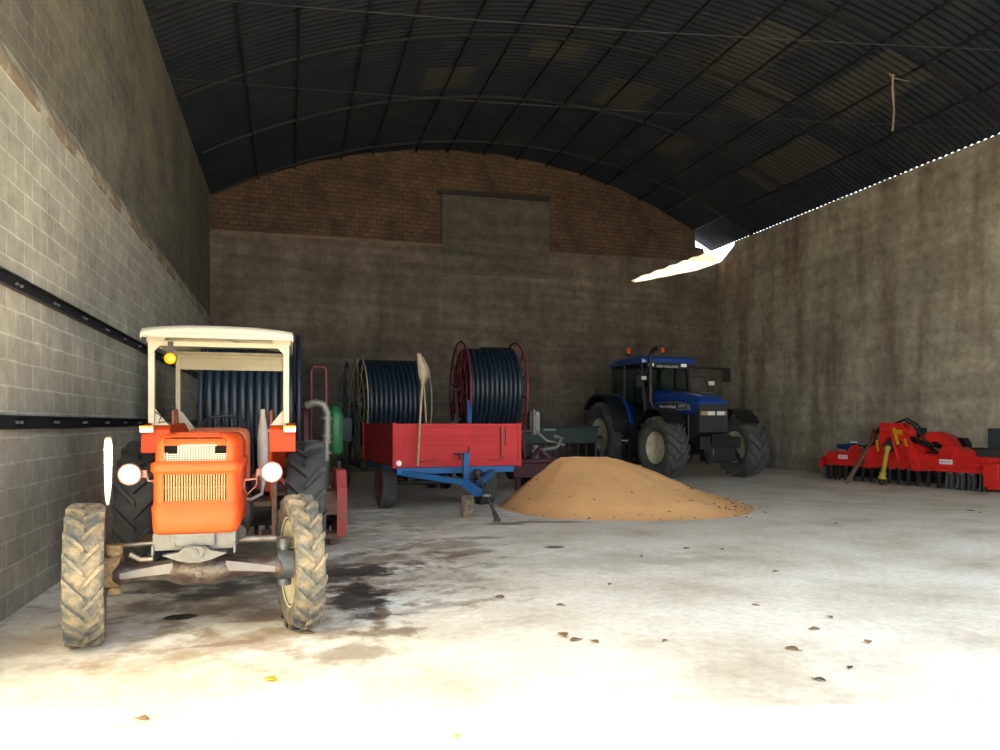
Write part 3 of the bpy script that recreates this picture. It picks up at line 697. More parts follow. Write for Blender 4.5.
mb = MB(); mb.tube([(-.54, 1.4, 1.6), (-.48, 1.36, 1.56), (-.5, 1.35, 1.5), (-.42, 1.34, 1.52), (-.38, 1.34, 1.47)], .006, 6); mb.build('wiring', blackp, OT)
# rear linkage
for a_, b_ in (((-.35, 2.5, .5), (-.4, 3.2, .42)), ((.35, 2.5, .5), (.4, 3.2, .42)), ((0, 2.3, .95), (0, 3.1, .85))):
    MB().bar(a_, b_, .04, .06).build('lift_arm', iron_dark, OT)

# ---------------------------------------------------------------- red rotary tiller behind it
TL = thing('rotary_tiller', 'red rotary tiller with upright side plate behind the orange tractor', 'tiller', (-.28, 9.75, 0), R(2))
mb = MB()
mb.prism([(-.45, .38), (.42, .38), (.42, .5), (.1, .66), (-.3, .66), (-.45, .5)], 'x', -.72, .82); mb.build('hood', rust, TL, bevel=.01)
for x in (-.74, .88):
    mb = MB(); mb.prism([(-.42, .1), (.38, .1), (.42, .6), (.2, .92), (-.3, .92), (-.42, .7)], 'x', x-.06, x+.06); mb.build('side_plate', redold, TL, bevel=.012)
mb = MB(); mb.b6(.6, .82, -.5, -.2, .1, .16); mb.cyl((.76, -.32, .0), (.76, -.32, .14), .035); mb.build('skid', rust, TL); MB().cyl((-.6, -.32, .0), (-.6, -.32, .14), .035).build('skid', rust, TL)
mb = MB(); mb.cyl((-.68, .1, .27), (.82, .1, .27), .05)
for i in range(12):
    for k in range(3):
        a = 2*PI*k/3+i*.5; x = -.62+i*.125; mb.bar((x, .1, .27), (x, .1+.22*math.cos(a), .27+.22*math.sin(a)), .05, .012)
mb.build('rotor', iron_dark, TL)
mb = MB(); mb.bar((-.3, -.1, .62), (0, -.2, 1.05), .05, .05); mb.bar((.3, -.1, .62), (0, -.2, 1.05), .05, .05); mb.box((0, .05, .75), (.24, .3, .24)); mb.build('headstock', redold, TL, bevel=.01)

# =================================================================== HOSE REELS
def reel(name, label, px, Z, zc, Rf, Rh, width, rimm, framem, spokes=10, thin=.02, step=.105, hang=0, group='hose reels along the back'):
    x, y = WZ(px, Z)
    T = thing(name, label, 'hose reel', (x, y, 0), 0, group); w = width/2
    mb = MB()                                     # hose windings
    n = int(width/step); prof = []
    for i in range(n):
        xa = -w+i*step; R_ = Rh-(.045 if hang and i < hang else 0)
        for k in range(7):
            a = PI*k/6; prof.append((xa+step/2-math.cos(a)*step*.5, R_-step*.5+math.sin(a)*step*.5))
    mb.lathe([(-w, .35)]+prof+[(-w+n*step, .35)], (0, 0, zc), n=64)
    mb.build('wound_hose', hose_m, T)
    for sx in (-1, 1):                            # spoked flanges
        mb = MB(); xf = sx*(w+.04)
        for k, rr_ in ((0, Rf), (1, Rf*.62), (2, Rf*.3)):
            mb.tube([(xf, rr_*math.cos(2*PI*j/48), zc+rr_*math.sin(2*PI*j/48)) for j in range(48)], thin if k == 0 else thin*.7, 7, True)
        for k in range(spokes):
            a = 2*PI*k/spokes+.2
            mb.tube([(xf+sx*.0, .1*math.cos(a), zc+.1*math.sin(a)), (xf, Rf*math.cos(a), zc+Rf*math.sin(a))], thin*.7, 6)
        mb.cyl((xf-.03, 0, zc), (xf+.03*1, 0, zc), .14); mb.build('flange', rimm, T)
    mb = MB(); mb.cyl((-w-.2, 0, zc), (w+.2, 0, zc), .06); mb.build('hub_shaft', iron_dark, T)
    mb = MB(); zf = .62                            # A-frame cradle and chassis
    for sx in (-1, 1):
        xx = sx*(w+.15)
        mb.bar((xx, -.55, zf), (xx, 0, zc), .07, .07); mb.bar((xx, .55, zf), (xx, 0, zc), .07, .07)
        mb.bar((xx, -1.0, zf), (xx, 1.15, zf), .08, .12); mb.bar((xx, -.28, (zf+zc)/2), (xx, .28, (zf+zc)/2), .05, .05)
    for yy in (-.95, 0, 1.1): mb.bar((-w-.15, yy, zf), (w+.15, yy, zf), .08, .1)
    if zc-Rh > zf+.2: mb.bar((-w-.2, -.9, zc-Rh*.93), (w+.2, -.9, zc-Rh*.93), .05, .05)
    mb.build('chassis', framem, T, bevel=.006)
    for sx in (-1, 1): make_wheel(T, (sx*(w+.36), .1, .36), .36, .2, .2, 14, rimm, tyre_m, sx, lugs=False)
    return T
r1 = reel('hose_reel', 'largest black hose reel, standing right behind the orange tractor canopy', 254, 11.0, 1.74, 1.04, .97, 1.17, navy, maroon, thin=.03)
r2 = reel('hose_reel', 'black hose reel with a pale cream rim behind the red trailer', 389, 16.9, 1.92, 1.06, 1.0, 1.3, mat('pale_rim', (.34, .31, .22), .6), greend)
r2.rotation_euler.z = R(6)
r3 = reel('hose_reel', 'black hose reel with maroon spoked rims, right of the shovel', 487, 17.3, 2.25, 1.1, 1.0, 1.2, mat('maroon_rim', (.2, .025, .04), .5), maroon, spokes=12, thin=.026, hang=4)
# drive unit of the near reel: bent pipe, turbine, green tank, guard posts
mb = MB(); mb.tube([(.74, -.25, 1.75), (.86, -.3, 1.8), (.98, -.3, 1.77), (1.03, -.3, 1.65), (1.03, -.3, 1.2)], .06, 12)
for z in (1.55, 1.3, 1.2, 1.05): mb.cyl((1.02, -.3, z), (1.02, -.3, z+.04), .085, n=14)
mb.cyl((1.02, -.3, .95), (1.02, -.3, 1.2), .05); mb.build('riser_pipe', pipe_m, r1)
mb = MB(); mb.lathe([(0, 0), (0, .07), (.06, .12), (.4, .13), (.6, .12), (.72, .06), (.74, 0)], (1.16, -.02, 1.02), 'z', 20); mb.build('drive_unit', greenp, r1)
mb = MB(); mb.tube([(.82, .2, .7), (.82, .2, 2.3), (.86, .2, 2.36), (1.0, .2, 2.36), (1.04, .2, 2.3), (1.04, .2, .7)], .03, 8); mb.build('guard_rail', maroon, r1)
mb = MB(); mb.cyl((1.0, -.3, .5), (1.0, -.3, .95), .08); mb.b6(.7, 1.2, -.4, .2, .45, .6); mb.cyl((1.25, .5, .0), (1.25, .5, .9), .04); mb.build('gear_housing', iron_dark, r1)
# side gear of reel 2
mb = MB()
mb.tube([(-1.0, -.2, .6), (-1.0, -.15, 2.75), (-.95, 0, 2.85), (-.9, .1, 2.7)], .02, 6); mb.tube([(-1.15, -.1, .6), (-1.15, 0, 2.2), (-1.0, .1, 2.6)], .018, 6)
mb.bar((-1.55, .4, 2.2), (-.95, .2, 1.95), .05, .04)
for i in range(5): mb.tube([(-1.2+.06*i, -.25, .7+.2*i), (-1.05, -.1, 1.2+.3*i), (-.9, .1, 2.0+.1*i)], .014, 6)
mb.box((-1.0, -.1, 1.35), (.22, .4, .5)); mb.build('drive_gear', greend, r2)
mb = MB()
mb.bar((.75, -.9, 1.3), (1.4, -.9, 1.6), .05, .05); mb.bar((1.3, -.9, .7), (1.25, -.9, 1.7), .06, .06); mb.box((1.05, -.7, 1.2), (.5, .4, .3)); mb.build('hose_guide', greend, r2)
mb = MB(); mb.bar((-.66, -1.0, .62), (-.66, -1.0, 2.0), .1, .1); mb.build('guide_post', bluef, r3)
mb = MB(); mb.box((.95, -.5, 1.5), (.22, .3, .5)); mb.tube([(.8, -.9, .85), (1.0, -.95, .9), (1.35, -.95, .95), (1.5, -.9, 1.15), (1.35, -.8, 1.2)], .05, 10)
mb.tube([(.9, -.6, 1.4), (1.2, -.7, 1.1), (1.6, -.8, 1.0)], .035, 8); mb.cyl((.95, -.7, .5), (.95, -.7, 1.0), .1); mb.cyl((.9, -.75, 1.25), (.9, -.75, 1.8), .04)
mb.build('water_turbine', pipe_m, r3)

# =================================================================== RED TRAILER
TR = thing('farm_trailer', 'red steel farm trailer with a blue drawbar, propped on a log', 'trailer', (2.65, 12.0, 0), R(4.4))
w, L, z0, z1 = 1.065, 2.75, .83, 1.49
mb = MB(); mb.b6(-w, w, .0, L, z0-.03, z0+.03); mb.build('bed_floor', redold, TR)
def panel(name, x0, x1, y0, y1):
    mb = MB(); alongx = abs(x1-x0) > abs(y1-y0)
    mb.b6(x0, x1, y0, y1, z0-.04, z1)
    t = .014
    for z, hh in ((z1-.03, .03), (z1-.2, .012), (z1-.27, .012), (z1-.34, .012), (z0+.02, .02)):
        if alongx: mb.b6(x0+.12 if hh < .015 else x0, x1-.35 if hh < .015 else x1, y0-t, y1+t, z-hh, z+hh)
        else: mb.b6(x0-t, x1+t, y0+.05, y1-.05, z-hh, z+hh)
    return mb.build(name, redp, TR, bevel=.005)
fp = panel('front_panel', -w+.02, w-.02, -.035, .0)
panel('side_panel', -w-.0, -w+.035, .03, L-.03); panel('side_panel', w-.035, w, .03, L-.03)
panel('tailgate', -w+.02, w-.02, L-.03, L+.005)
for sx in (-1, 1):
    for y in (-.02, L): MB().box((sx*w, y, (z0+z1)/2-.02), (.06, .06, z1-z0+.06)).build('corner_post', redp, TR, bevel=.006)
mb = MB(); mb.box((w-.33, -.06, 1.2), (.04, .05, .5)); mb.cyl((w-.33, -.08, .9), (w-.33, -.08, 1.42), .012); mb.box((w-.25, -.055, 1.28), (.02, .03, .3)); mb.tube([(w-.6, -.08, .93), (w-.58, -.1, .9), (w-.3, -.1, .9), (w-.3, -.08, .95)], .012, 6)
mb.build('latch', redold, fp); mb = MB(); mb.tube([(-w+.38, -.08, .93), (-w+.4, -.1, .9), (-w+.68, -.1, .9), (-w+.68, -.08, .94)], .012, 6); mb.build('latch', redold, fp)
mb = MB(); mb.tube([(-.1, -.09, 1.0), (.12, -.09, 1.0), (.15, -.09, 1.03), (.16, -.09, 1.12)], .012, 6); mb.cyl((0, -.12, .9), (0, -.12, 1.0), .02); mb.build('crank_handle', iron_dark, fp)
mb = MB(); mb.lathe([(-.03, 0), (-.028, .035), (-.02, .045), (0, .045)], (-w+.07, -.035, z0+.03), 'y', 20); o = mb.build('reflector', whitep, fp); o['label'] = 'small round white reflector'
mb = MB()
for x in (-.55, .55): mb.b6(x-.05, x+.05, -.1, L-.1, .66, .79)
for y in (-.08, 1.1, 2.5): mb.b6(-w+.02, w-.14, y-.05, y+.05, .69, .79)
tip = Vector((.1, -.8, .42))
mb.bar((-w+.05, -.05, .72), (-.1, -.62, .58), .08, .09); mb.bar((-.1, -.62, .58), tip, .1, .14); mb.bar((.62, -.02, .72), (.15, -.62, .56), .08, .09)
mb.bar((0, -.62, .5), (.0, -.3, .98), .09, .08) if False else mb.box((.0, -.42, .78), (.1, .08, .5))
mb.bar((-.02, -.42, .55), tip, .12, .12)
ch = mb.build('chassis', bluef, TR, bevel=.006)
mb = MB(); mb.tube([tip+Vector((.08+.06*math.cos(a), -.08+.06*math.sin(a), -.03)) for a in [2*PI*k/16 for k in range(16)]], .02, 8, True); mb.build('hitch_ring', pipe_m, ch)
mb = MB(); p0 = Vector((.12, -.62, .72)); p1 = Vector((.3, -1.05, .04))
mb.cyl(p0, p0.lerp(p1, .85), .022); mb.cyl(p0.lerp(p1, .85), p1, .035); mb.lathe([(-.04, .03), (-.04, .06), (.04, .06), (.04, .03)], p0, 'x', 16); mb.box(p1+Vector((0, 0, -.01)), (.08, .06, .05))
mb.cyl(p0+Vector((-.08, 0, .02)), p0+Vector((.08, 0, .02)), .02); mb.build('prop_leg', iron_dark, TR)
mb = MB(); mb.cyl((-.94, 1.4, .44), (.94, 1.4, .44), .045); mb.b6(-.6, -.5, 1.0, 1.8, .5, .66); mb.b6(.5, .6, 1.0, 1.8, .5, .66); 
mb.build('axle', iron_dark, TR)
for sx in (-1, 1): make_wheel(TR, (sx*.92, 1.4, .44), .44, .27, .22, 14, redold, tyre_grey, sx, lugs=False)
# log under the drawbar
lx, ly = G(467.5, 517)
mb = MB(); rings = []
for z in (0, .02, .12, .24, .34, .355):
    rings.append([(lx+(.105+.012*noise.noise(Vector((3*math.cos(a), 3*math.sin(a), z*6))))*math.cos(a)*(1 if 0 < z < .35 else .93), ly+(.105+.012*noise.noise(Vector((3*math.cos(a), 3*math.sin(a), z*6))))*math.sin(a), z) for a in [2*PI*k/20 for k in range(20)]])
mb.loft(rings); tag(mb.build('log', bark), 'short upright log propping the blue trailer drawbar', 'log')
# shovel outside the front panel, second handle inside the bed
sp = WZ(417, 12.0)
SH = thing('shovel', 'long shovel with its pale scoop up, leaning on the trailer front', 'shovel', (sp[0], sp[1]-.02, .8), R(4))
mb = MB(); mb.tube([(-.02, -.13, .02), (.03, -.06, .75), (.08, -.035, 1.38)], [.019, .02, .018], 8); mb.build('handle', wood, SH)
mb = MB(); rings = []
for i in range(9):
    t = i/8; z = 1.3+.52*t; wd = .03 if i == 0 else (.11*math.sin(min(1, t*2.2)*PI/2)*(1-.75*max(0, t-.55)/.45))+.012
    cx = .085+.02*math.sin(t*PI)-.11*max(0, t-.45); yy = -.04+.05*t*t
    rings.append([(cx+wd*math.cos(a)*.75, yy+.05*math.sin(a)*(.5+.5*math.sin(t*PI)), z) for a in [PI*k/8 for k in range(9)]])
mb.loft(rings, cap=False, closed_ring=False); mb.build('blade', mat('worn_scoop', (.4, .3, .2), .5, .2, c2=(.25, .2, .15), scale=9, amt=.6), SH, solid=.008)
q = WZ(424, 12.75)
mb = MB(); mb.tube([(q[0]+.05, q[1], .86), (q[0]+.03, q[1]-.05, 1.5), (q[0]-.04, q[1]-.2, 2.2)], .016, 8)
tag(mb.build('wooden_handle', wood), 'slim wooden tool handle standing inside the red trailer bed', 'tool handle')

# =================================================================== GRAIN HEAP
gx, gy = W(2.05, 13.55)
grain_m = mat('corn_grain', (.9, .5, .22), .9, c2=(.76, .42, .17), scale=1.6, amt=.6, bump=.6, bscale=160, thr=(.45, .7), spec=.2)
mb = MB(); rings = []; NR, NT = 46, 96
def heap_r(a):   # a in camera frame: 0 = right, pi/2 = away
    return 2.0+.45*math.cos(a)**2*(1.1 if math.cos(a) > 0 else .12)+.12*noise.noise(Vector((1.7*math.cos(a), 1.7*math.sin(a), 2)))
px_, pz_ = -.52, .12                 # peak offset (camera frame)
verts = []; HT = .93
for i in range(NR+1):
    t = i/NR; ring = []
    for j in range(NT):
        a = 2*PI*j/NT; rr_ = heap_r(a)
        X = (px_+.42*math.cos(a))*(1-t)+rr_*t*math.cos(a); Zc = (pz_+.03*math.sin(a))*(1-t)+rr_*t*math.sin(a)*1.02
        # short ridge instead of a point
        X += 0
        hgt = HT*(1-t**.93)
        hgt = max(hgt-.045*math.exp(-(t/.07)**2), 0)
        hgt += (.07*noise.noise(Vector((X*.9, Zc*.9, 0)))+.035*noise.noise(Vector((4*math.cos(a), 4*math.sin(a), 1))))*(1-t)*t*3.5+.02*noise.noise(Vector((X*3.5, Zc*3.5, 4)))*(1-t)
        if t > .8: hgt *= 1-.35*(t-.8)/.2
        wx = 2.05+X; wz = 13.55+Zc; p = W(wx, wz)
        ring.append((p[0], p[1], max(hgt, 0) if i < NR else 0))
    rings.append(ring)
mb.loft(rings, cap=False)
from mathutils.bvhtree import BVHTree
bvh = BVHTree.FromPolygons([Vector(v) for v in mb.v], mb.f)
heap = mb.build('grain_heap', grain_m); tag(heap, 'low conical heap of orange-yellow grain spilled on the floor', 'grain', kind='stuff')
def heap_z(wx, wy):
    hit = bvh.ray_cast(Vector((wx, wy, 5)), Vector((0, 0, -1)))[0]
    return max(hit.z if hit else 0, 0), 0
chaff_m = mat('dark_chaff', (.1, .05, .025), .9)
mb = MB(); cnt = 0
while cnt < 110:
    a = random.uniform(PI, 2*PI) if random.random() < .7 else random.uniform(-.9, .2); t = random.uniform(.35, 1.03)**.6
    if random.random() < .35: a = random.uniform(-.75, -.1); t = random.uniform(.82, 1.08)
    rr_ = heap_r(a)*t; p = W(2.05+px_*(1-t)+rr_*math.cos(a), 13.55+pz_*(1-t)+rr_*math.sin(a)*1.02)
    z, _ = heap_z(*p); s_ = random.uniform(.015, .05); rot = Matrix.Rotation(random.uniform(0, PI), 3, 'Z') @ Matrix.Rotation(random.uniform(-.5, .5), 3, 'X')
    mb.box((p[0], p[1], z+.012), (s_, s_*.35, .01), rot, .5); cnt += 1
tag(mb.build('chaff', chaff_m), 'dark bits of husk and stalk scattered over the grain heap', 'chaff', kind='stuff')

# =================================================================== BLUE TRACTOR
fx, fy = W(5.36, 20.3)
BT = thing('tractor', 'large blue cab tractor parked beyond the grain heap', 'tractor', (fx, fy, 0), R(3), scale=1.15)
for sx in (-1, 1):
    make_wheel(BT, (.13+sx*1.08, 0, .735), .735, .56, .38, 18, cream_rim, tyre_grey, sx, R(4), dish=.1)
for sx in (-1, 1):
    ww = make_wheel(BT, (sx*1.0, 2.82, .93), .93, .52, .5, 20, cream_rim, tyre_grey, sx, 0, dish=.05)
    MB().cyl((sx*.05, 0, 0), (sx*.32, 0, 0), .055, n=14).build('axle_stub', iron_grey, ww)
# hood
def hood_ring(y, w, zb, zt, cr=.16):
    pts = [(-w, y, zb)]
    for k in range(7):
        a = PI-PI/2*k/6; pts.append((-w+cr+cr*math.cos(a), y, zt-cr*.75+cr*.75*math.sin(a)))
    for k in range(7):
        a = PI/2-PI/2*k/6; pts.append((w-cr+cr*math.cos(a), y, zt-cr*.75+cr*.75*math.sin(a)))
    pts.append((w, y, zb)); return pts
mb = MB(); mb.loft([hood_ring(-.62, .37, 1.6, 1.64, .05), hood_ring(-.6, .39, 1.52, 1.72, .14), hood_ring(-.45, .38, 1.42, 1.8), hood_ring(-.2, .4, 1.38, 1.87), hood_ring(.6, .42, 1.42, 1.96), hood_ring(1.3, .45, 1.5, 2.02)])
hood = mb.build('hood', bluet, BT)
mb = MB(); mb.loft([hood_ring(-.63, .37, .98, 1.62, .03), hood_ring(-.58, .39, .96, 1.62, .03), hood_ring(-.2, .36, .96, 1.6, .03)])
for i in range(11): z = 1.02+i*.036; mb.b6(-.33, .33, -.64, -.625, z, z+.012)
gr = mb.build('grille', grillem, BT)
for xa in (-.17, .08): MB().b6(xa, xa+.2, -.645, -.62, 1.36, 1.45).build('headlight', white_l, gr, bevel=.01)
for xa, xb in ((-.34, -.18), (.29, .34)): MB().b6(xa, xb, -.64, -.615, 1.36, 1.45).build('indicator', mat('amber_pale', (.6, .38, .15), .3), gr, bevel=.01)
mb = MB(); mb.b6(-.4, .4, -.2, 1.3, .85, 1.5); mb.b6(-.42, .42, .0, .5, 1.0, 1.44); mb.build('engine_side', blackp, BT, bevel=.02)
mb = MB(); mb.b6(-.26, .26, -.55, 3.1, .62, 1.0); mb.cyl((-.85, 0, .7), (.85, 0, .7), .12); mb.cyl((-.9, 2.82, .93), (.9, 2.82, .93), .16); mb.b6(-.25, .25, 1.3, 3.2, .6, 1.2)
mb.cyl((-.6, -.12, .76), (.6, -.12, .76), .035)
mb.build('driveline', iron_dark, BT, bevel=.02)
mb = MB(); mb.b6(-.5, .56, -.86, -.56, .72, 1.0); mb.b6(-.42, .42, -.9, -.7, .45, .78); mb.bar((-.4, -.85, .7), (-.44, -1.05, .4), .06, .09); mb.bar((.4, -.85, .7), (.44, -1.05, .4), .06, .09)
mb.b6(-.25, .25, -.94, -.86, .8, 1.05); mb.cyl((-.25, -.92, .95), (.35, -.92, .95), .04); mb.cyl((-.3, -.88, .62), (-.3, -.94, .62), .07); mb.build('front_hitch', blackp, BT, bevel=.012)
MB().b6(-.215, -.195, -.915, -.9, .58, .72).build('hitch_pin', silver, BT)
# silver badge with the maker's lettering on each side of the hood
def badge(sx):
    x = sx*.425; Mt = Matrix.Translation((sx*.452, .62, 1.56)) @ Matrix.Rotation(-PI/2 if sx < 0 else PI/2, 4, 'Z') @ Matrix.Rotation(PI/2, 4, 'X')
    top = [(-.3, 1.60), (-.1, 1.655), (.2, 1.69), (.6, 1.70), (1.15, 1.70)]
    poly = [(-.34, 1.48)]+top+[(1.15, 1.66), (.6, 1.66), (.2, 1.65), (-.05, 1.61), (-.2, 1.56), (-.22, 1.52), (1.15, 1.52), (1.15, 1.48)]
    mb = MB(); mb.prism(poly, 'x', x-.0*sx, x+.022*sx); s_ = mb.build('badge', silver, BT)
    mb = MB(); mb.prism([(-.22, 1.5), (-.2, 1.56), (-.05, 1.61), (.2, 1.65), (.6, 1.66), (1.15, 1.66), (1.15, 1.5)], 'x', x-.02*sx, x+.012*sx); mb.build('badge_field', blackp, s_)
    for txt, yy, sz in (('New Holland', .62, .135), ('TM190', .02, .105)):
        Mt = Matrix.Translation((x+.016*sx, yy, 1.575)) @ Matrix.Rotation(-PI/2 if sx < 0 else PI/2, 4, 'Z') @ Matrix.Rotation(PI/2, 4, 'X')
        text_mesh(txt, sz, .003, whitep, s_, 'lettering', Mt)
badge(-1); badge(1)
mb = MB(); mb.loft([[(-.12, -.35, 1.872), (.16, -.35, 1.872)], [(-.1, .0, 1.915), (.18, .0, 1.915)]], cap=False, closed_ring=False, smooth=False); mb.build('hood_vent', silver, hood, solid=.01)
# cab
cab = MB()
zc0, zc1 = 1.25, 2.68
P = {'fl0': (-.62, 1.32, 1.95), 'fl1': (-.66, 1.52, zc1), 'bl0': (-.8, 2.2, 1.3), 'bl1': (-.72, 2.25, zc1), 'rl0': (-.76, 3.0, 1.85), 'rl1': (-.7, 2.95, zc1)}
for k in list(P):
    x, y, z = P[k]; P[k.replace('l', 'r', 1) if k[0] != 'r' else 'x'+k[1:]] = (-x, y, z)
fl0, fl1 = (-.66, 1.3, 1.3), (-.66, 1.5, zc1)
def pillar(a, b, w=.07): 
    cab.bar(a, b, w, w)
    cab.bar((-a[0], a[1], a[2]), (-b[0], b[1], b[2]), w, w)
pillar(fl0, fl1, .08); pillar((-.78, 2.2, 1.3), (-.72, 2.25, zc1), .07); pillar((-.74, 3.02, 1.7), (-.68, 2.92, zc1), .09)
cab.bar((-.66, 1.3, 1.98), (.66, 1.3, 1.98), .06, .06) if False else None
for (a, b) in (((-.66, 1.5, zc1), (.66, 1.5, zc1)), ((-.7, 2.95, zc1), (.7, 2.95, zc1)), ((-.66, 1.5, zc1), (-.7, 2.95, zc1)), ((.66, 1.5, zc1), (.7, 2.95, zc1)), ((-.74, 3.02, 1.75), (.74, 3.02, 1.75)), ((-.66, 1.3, 1.32), (-.78, 2.2, 1.32)), ((.66, 1.3, 1.32), (.78, 2.2, 1.32)), ((-.78, 2.2, 1.6), (-.74, 3.0, 1.8)), ((.78, 2.2, 1.6), (.74, 3.0, 1.8))):
    cab.bar(a, b, .06, .07)
cab.b6(-.66, .66, 1.28, 1.36, .9, 1.5); cab.b6(-.7, .7, 1.3, 3.0, 1.1, 1.3); cab.b6(-.66, -.48, 1.3, 1.36, 1.4, 1.95); cab.b6(.48, .66, 1.3, 1.36, 1.4, 1.95)
cab_o = cab.build('cab_frame', blackp, BT, bevel=.012)
def pane(pts):
    mb = MB(); mb.add(pts, [(0, 1, 2, 3)]); return mb.build('window_pane', glass, cab_o, solid=.01)
pane([(-.62, 1.35, 2.0), (.62, 1.35, 2.0), (.62, 1.5, 2.64), (-.62, 1.5, 2.64)])
for sx in (-1, 1):
    pane([(sx*.67, 1.36, 1.36), (sx*.775, 2.17, 1.36), (sx*.72, 2.22, 2.64), (sx*.665, 1.54, 2.64)])
    pane([(sx*.775, 2.26, 1.66), (sx*.745, 2.97, 1.84), (sx*.7, 2.9, 2.64), (sx*.72, 2.3, 2.64)])
pane([(-.7, 3.02, 1.8), (.7, 3.02, 1.8), (.66, 2.94, 2.64), (-.66, 2.94, 2.64)])
mb = MB(); rg = []
for y, w_, za, zb in ((1.25, .66, 2.7, 2.8), (1.3, .76, 2.68, 2.85), (1.6, .8, 2.68, 2.9), (2.6, .8, 2.68, 2.88), (3.1, .76, 2.68, 2.8), (3.2, .7, 2.69, 2.74)):
    rg.append([(-w_, y, za), (-w_, y, zb-.06), (-w_+.1, y, zb), (w_-.1, y, zb), (w_, y, zb-.06), (w_, y, za)])
mb.loft(rg, smooth=False); rf = mb.build('cab_roof', bluet, BT, bevel=.015)
mb = MB(); mb.b6(-.6, .6, 1.28, 1.36, 2.57, 2.7); hb = mb.build('roof_visor', blackp, rf)
WLm = emis('work_light_lens', (.9, .9, .88), .12)
for x in (-.52, .42): MB().b6(x-.08, x+.08, 1.255, 1.285, 2.6, 2.68).build('work_light', WLm, rf, bevel=.01)
text_mesh('NEW HOLLAND', .085, .003, whitep, rf, 'lettering', Matrix.Translation((-.05, 1.276, 2.6)) @ Matrix.Rotation(PI/2, 4, 'X'))
for x, y in ((-.58, 2.3), (.1, 1.75)):
    mb = MB(); mb.cyl((x, y, 2.86), (x, y, 2.98), .02); mb.lathe([(0, .03), (.0, .06), (.03, .065), (.04, .05)], (x, y, 2.96), 'z', 16)
    bc = mb.build('beacon_stem', blackp, rf)
    MB().lathe([(0, .055), (.1, .058), (.14, .04), (.15, 0)], (x, y, 3.0), 'z', 16).build('beacon_lens', redlens, bc)
mb = MB(); mb.cyl((-.6, 1.16, 1.7), (-.6, 1.16, 2.1), .075); mb.tube([(-.6, 1.16, 2.05), (-.6, 1.16, 2.8), (-.59, 1.14, 2.92), (-.55, 1.05, 3.0), (-.5, .98, 3.02)], [.05, .05, .055, .06, .06], 12)
mb.tube([(-.6, 1.16, 1.75), (-.56, 1.1, 1.55), (-.4, 1.0, 1.45)], .05, 10); mb.build('exhaust_stack', blackp, BT)
# seat, wheel and driver console inside
mb = MB(); mb.box((0, 2.35, 1.65), (.5, .48, .14)); mb.box((0, 2.6, 2.0), (.48, .12, .6)); mb.box((0, 2.35, 1.45), (.3, .3, .3)); mb.build('driver_seat', seat_m, BT, bevel=.03)
mb = MB(); mb.box((0, 1.6, 1.7), (.3, .2, .7)); mb.tube([(.2*math.cos(2*PI*k/24), 1.8+.17*math.sin(2*PI*k/24), 2.1+.1*math.sin(2*PI*k/24)) for k in range(24)], .014, 7, True); mb.build('steering_console', blackp, BT)
# fenders
for sx in (-1, 1):
    mb = MB(); outer, inner = [], []
    for k in range(15):
        a = R(-8)+R(190)*k/14; a = max(a, R(2)) if k == 0 else a
        outer.append((2.82-1.04*math.cos(a), .93+1.02*math.sin(a))); inner.append((2.82-1.0*math.cos(a), .93+.98*math.sin(a)))
    outer = [(y, max(z, .95)) for y, z in outer][:12]; inner = [(y, max(z, .95)) for y, z in inner][:12]
    mb.prism(outer+inner[::-1], 'x', sx*.66, sx*1.26); mb.prism(outer+[(3.3, 1.3), (2.0, 1.3)], 'x', sx*.66, sx*.7)
    ff = mb.build('rear_fender', blackp, BT, bevel=.01)
    mb = MB(); mb.prism([(y-.012, z+.01) for y, z in outer[:9]]+[(y, z) for y, z in inner[:9]][::-1], 'x', sx*.6, sx*.82); mb.build('fender_panel', bluet, ff, bevel=.008)
    mb = MB(); mb.cyl((sx*1.18, 2.9, 1.95), (sx*1.18, 2.9, 2.0), .015); mb.box((sx*1.18, 2.88, 2.04), (.14, .08, .09)); mb.build('fender_lamp', blackp, ff, bevel=.01)
    mb = MB(); pf = []
    for k in range(9):
        a = R(35)+R(110)*k/8; pf.append((-.8*math.cos(a), .735+.8*math.sin(a)))
    pf2 = [(y*.965, .735+(z-.735)*.965) for y, z in pf]
    mb.prism(pf+pf2[::-1], 'x', sx*.75, sx*1.24); mb.bar((sx*.45, .1, .95), (sx*.9, .05, 1.5), .04, .04); mb.build('front_fender', blackp, BT)
# mirrors
mb = MB(); mb.tube([(.66, 1.48, 2.62), (1.2, 1.35, 2.6), (1.62, 1.25, 2.58)], .03, 8); mb.box((1.66, 1.22, 2.42), (.2, .06, .36)); mb.tube([(.66, 1.42, 2.35), (1.0, 1.3, 2.38), (1.12, 1.25, 2.2), (1.12, 1.25, 1.7)], .013, 6); mb.build('mirror_arm', blackp, BT, bevel=.02)
mb = MB(); mb.box((1.2, 1.22, 2.2), (.17, .03, .1)); mb.build('warning_lamp', white_l, BT)
mb = MB(); mb.tube([(-.66, 1.48, 2.5), (-.9, 1.3, 2.5), (-.92, 1.28, 2.3)], .016, 6); mb.box((-.86, 1.27, 2.22), (.16, .05, .3)); mb.build('mirror_arm', blackp, BT)
mb = MB(); mb.box((-.74, 1.24, 2.3), (.13, .03, .09)); mb.build('warning_lamp', white_l, BT)
# tank and steps
for x in (-.59, .59): MB().b6(x-.19, x+.19, 1.0, 2.0, .5, 1.1).build('fuel_tank', blackp, BT, bevel=.06)
mb = MB(); mb.b6(-.96, -.76, 1.55, 1.6, .44, 1.3); mb.b6(-.96, -.76, 1.95, 2.0, .44, 1.3)
for z in (.48, .75, 1.02): mb.b6(-.98, -.76, 1.58, 1.97, z, z+.03)
mb.build('step', blackp, BT); MB().b6(-.99, -.98, 1.62, 1.92, .72, .76).build('step_decal', whitep, BT)

